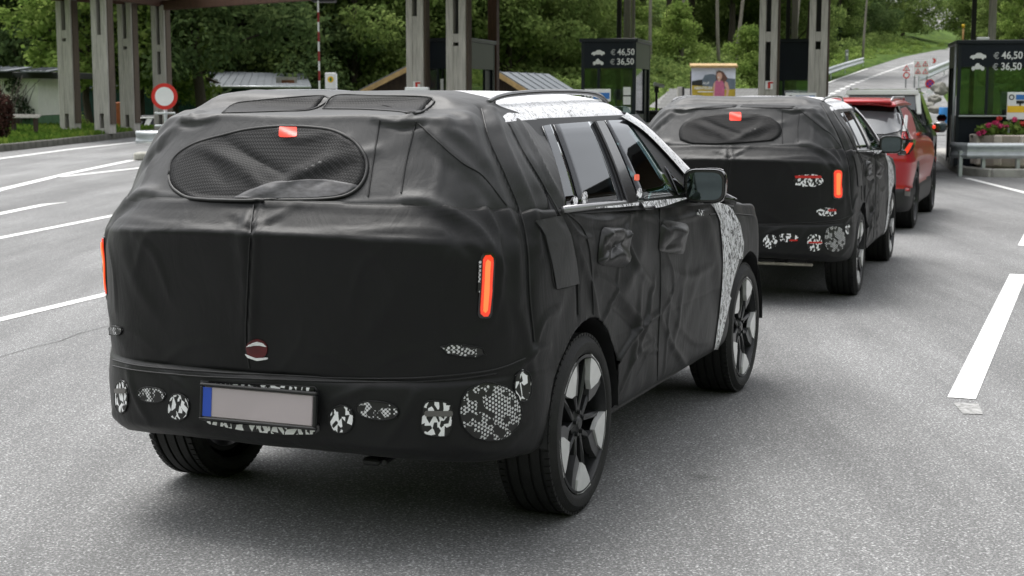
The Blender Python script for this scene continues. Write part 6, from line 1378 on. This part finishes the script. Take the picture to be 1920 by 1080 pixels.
proto('mid1', 21, 13, 4.2, .9, 20000, .25, mat=M_LEAFM); proto('mid2', 22, 11, 3.6, .6, 17000, .235, mat=M_LEAFM)
proto('light1', 31, 9, 3., .3, 10000, .24, mat=M_LEAFL); proto('light2', 32, 6.5, 2.3, .2, 8000, .20, mat=M_LEAFL)
proto('tall1', 41, 20, 4.5, 6.5, 17000, .29, mat=M_LEAFM); proto('light3', 33, 10, 2.9, 3.0, 9000, .24, mat=M_LEAFL); proto('tall2', 42, 17, 5., 4.4, 20000, .27, mat=M_LEAFD); proto('spruce', 51, 19, 3.6, .6, 15000, .26, mat=M_LEAFN, conifer=True)
def tree(kind, X, Y, label, group, sc=1., z=None, name=None):
    zz = float(height(np.array([X]), np.array([Y]))[0]) if z is None else z
    t = thing(name or ('spruce_tree' if kind == 'spruce' else 'broadleaf_tree'), label, 'tree', (X, Y, zz), random.uniform(0, 6.28), group); s = sc*random.uniform(.92, 1.1); t.scale = (s, s, s*random.uniform(.94, 1.06))
    tk, cr_ = PROTO[kind]
    for nm, me in (('trunk', tk), ('crown', cr_)): o = bpy.data.objects.new(nm, me); COL.objects.link(o); o.parent = t
    return t
ORD = 'first second third fourth fifth sixth seventh eighth ninth tenth eleventh twelfth thirteenth fourteenth fifteenth'.split()
def tree_row(spec, noun, where, group, dx=0., dy=0.):
    for i, (px, Y, k, s) in enumerate(sorted(spec)):
        tree(k, tx(px, Y)+dx, Y+dy, '%s %s from the left %s' % (ORD[i], noun, where), group, s)
def tx(px, Y): return (px-960)/F_PX*Y
# single trees one can point to
tree('light3', tx(170, 68), 68, 'bright green tree showing between the first two timber pillars', 'bright trees near the shed', 1.)
tree('light2', tx(110, 62), 62, 'small bright tree between the white house and the first timber pillar', 'bright trees near the shed', .5)
tree('light3', tx(272, 70), 70, 'bright young tree behind the third and fourth timber pillars', 'bright trees near the shed', 1.05)
tree('light3', tx(332, 71), 71, 'bright leaning tree right of the fourth timber pillar', 'bright trees near the shed', .7)
tree('tall2', tx(385, 69), 69, 'dark tree with a thick trunk standing before the green shed', 'trees near the shed', 1.)
tree_row([(-60, 80, 'dark1', 1.1), (10, 84, 'spruce', 1.), (60, 78, 'dark2', 1.), (120, 86, 'mid1', 1.1), (190, 84, 'dark1', 1.), (245, 82, 'mid2', 1.1), (300, 88, 'dark2', 1.2), (350, 84, 'dark1', 1.), (410, 86, 'dark2', 1.2), (450, 82, 'dark1', 1.), (500, 84, 'dark1', 1.1), (545, 86, 'mid1', 1.), (590, 80, 'dark2', 1.), (635, 86, 'mid1', 1.1), (670, 80, 'mid2', 1.)], 'tree', 'in the front row behind the green shed', 'wood behind the shed')
tree_row([(-120, 105, 'spruce', 1.2), (-20, 110, 'spruce', 1.3), (80, 108, 'dark1', 1.3), (170, 112, 'dark2', 1.4), (260, 110, 'dark1', 1.3), (360, 112, 'dark1', 1.4), (460, 108, 'dark2', 1.4), (560, 110, 'dark1', 1.3), (640, 112, 'mid1', 1.4)], 'tall tree', 'in the back row of the left wood', 'back row of the left wood')
tree_row([(700, 84, 'mid1', 1.), (740, 88, 'mid2', 1.2), (800, 90, 'mid1', 1.1), (850, 86, 'mid2', 1.), (905, 92, 'mid1', 1.1), (950, 88, 'mid2', 1.), (985, 96, 'tall1', 1.), (1010, 92, 'mid2', .9), (1045, 100, 'tall1', .95), (1075, 96, 'mid1', .9), (760, 112, 'dark1', 1.4), (840, 116, 'mid1', 1.4), (920, 116, 'dark2', 1.4)], 'green tree', 'on the slope behind the left booth', 'trees behind the left booth')
tree_row([(1150, 140, 'tall1', 1.), (1200, 150, 'tall1', 1.), (1250, 134, 'tall1', .9), (1290, 146, 'tall1', 1.1), (1335, 150, 'mid1', 1.), (1365, 138, 'tall1', 1.), (1400, 150, 'mid1', 1.), (1440, 136, 'tall1', 1.), (1475, 148, 'mid2', 1.1), (1510, 140, 'tall1', 1.), (1100, 126, 'tall1', .9), (1270, 116, 'light2', .9), (1400, 112, 'light2', .8), (1170, 118, 'light1', .7)], 'tree', 'on the steep hillside behind the billboard', 'hillside trees')
tree_row([(1545, 165, 'mid2', 1.2), (1575, 180, 'dark1', 1.), (1600, 190, 'spruce', 1.2), (1625, 210, 'dark2', 1.2), (1650, 215, 'spruce', 1.2), (1675, 235, 'spruce', 1.3), (1700, 250, 'dark1', 1.3), (1725, 270, 'dark2', 1.4), (1750, 290, 'mid1', 1.5), (1775, 310, 'mid1', 1.5), (1590, 172, 'mid1', .9), (1640, 196, 'mid2', 1.), (1690, 232, 'mid1', 1.)], 'dark tree', 'in the wood above the climbing road', 'wood above the climbing road', -9., 4.)
tree_row([(1800, 330, 'mid1', 1.9), (1840, 345, 'light1', 2.4), (1880, 330, 'mid2', 2.2), (1920, 340, 'mid1', 2.), (1960, 300, 'mid2', 2.), (1820, 360, 'dark1', 2.), (1900, 370, 'dark2', 2.2), (1860, 300, 'mid2', 1.4), (1905, 290, 'light1', 1.5), (1990, 250, 'mid1', 1.6), (2060, 200, 'mid1', 1.3)], 'tree', 'in the wood above the right booth', 'wood above the right booth')
# undergrowth that covers the hillside, uncountable
cents = []; rr = random.Random(5)
def bush_at(X, Y, s): z = float(height(np.array([X]), np.array([Y]))[0]); cents.append((X, Y, z+s*.35, s, s, s*.75))
for _ in range(900):
    Y = rr.uniform(78, 150); px = rr.uniform(930, 1600); X = tx(px, Y)
    if float(le_x(Y))-X > 4.5: bush_at(X, Y, rr.uniform(.5, 1.5)*(1+.006*(Y-80)))
for _ in range(420):
    Y = rr.uniform(120, 300); d = rr.uniform(8, 30); bush_at(float(le_x(Y))-d, Y, rr.uniform(.7, 1.8))
o = put('hillside_undergrowth', leaf_cloud(cents, 130000, .30, 61, .1, .5), M_LEAFM); stuff(o); tag(o, 'dense green bushes and tall weeds covering the hillside', 'undergrowth')
cents = []
for _ in range(420):
    Y = rr.uniform(66, 110); px = rr.uniform(560, 1560); X = tx(px, Y)
    if float(le_x(Y))-X > 2.5: bush_at(X, Y, rr.uniform(.35, 1.))
for _ in range(240):
    Y = rr.uniform(100, 300); bush_at(float(le_x(Y))-rr.uniform(2.5, 9), Y, rr.uniform(.3, .8))
for _ in range(160):
    Y = rr.uniform(66, 150); bush_at(float(le_x(Y))+rr.uniform(12.5, 22), Y, rr.uniform(.3, .9))
o = put('bright_undergrowth', leaf_cloud(cents, 70000, .22, 62, .1, .45), M_LEAFL); stuff(o); tag(o, 'bright green weeds and low shrubs at the foot of the slope', 'undergrowth')
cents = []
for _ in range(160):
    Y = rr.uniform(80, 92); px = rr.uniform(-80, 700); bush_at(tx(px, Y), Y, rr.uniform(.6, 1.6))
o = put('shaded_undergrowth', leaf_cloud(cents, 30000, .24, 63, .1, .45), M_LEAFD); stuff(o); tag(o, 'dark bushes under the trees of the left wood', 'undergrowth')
# pale rocks and dead timber in the slope above the middle hut
for i, (x, y, Y, s) in enumerate([(1070, 30, 112, (1.2, 1., 1.6)), (1096, 50, 108, (1., .8, 1.)), (1055, 14, 118, (1.3, 1., 1.2)), (1110, 22, 116, (.8, .7, .7)), (1392, 24, 116, (.5, .4, .9)), (1385, 76, 104, (.8, .6, .7))]):
    p = hill_hit(x, y); lb = ['tall pale rock face high in the slope right of the left booth', 'pale rock with a dark hollow right of the left booth', 'pale rock at the top edge right of the left booth', 'small pale rock beside the dead log', 'narrow white rock high above the billboard', 'pale rock in the bushes above the billboard roof'][i]; rock('slope_rock', lb, p, tuple(q*p.y/110*.8 for q in s), i+11, 'pale rocks in the hillside')
for i, (x0, y0, x1, y1, Y) in enumerate([(1110, 35, 1150, 44, 109), (1125, 30, 1140, 52, 108)]):
    Y = hill_hit(1125, 50).y-1.5; a, b = at(x0, y0, Y), at(x1, y1, Y); tag(obj('dead_log', MB().tube([a, a.lerp(b, .5)+Vector((0, 0, .1)), b], [.16, .14, .08], 7), pm('dead_wood', (.33, .24, .13), .9, var=.3, scale=4), None, True), ['brown dead log lying flat in the hillside bushes', 'brown dead branch crossing the log on the hillside'][i], 'log')
for i, (x, Y) in enumerate([(1345, 118), (1218, 114), (1275, 116), (1610, 176), (1478, 118), (1372, 116)]):
    X = tx(x, Y); z = float(height(np.array([X]), np.array([Y]))[0]); tag(obj('bare_trunk', MB().tube([(0, 0, -.5), (.1*i-.2, 0, 3), (.2*i-.3, 0, 7), (.1, 0, 11)], [.16, .13, .11, .06], 7), pm('pale_bark', (.22, .20, .17), .9, var=.3, scale=3, stretch=(4, 4, .6)), None, True, loc=(X, Y, z)), ['fourth', 'first', 'second', 'last', 'sixth', 'fifth'][i]+' thin bare grey trunk from the left on the hillside', 'tree trunk', 'bare trunks on the hillside')
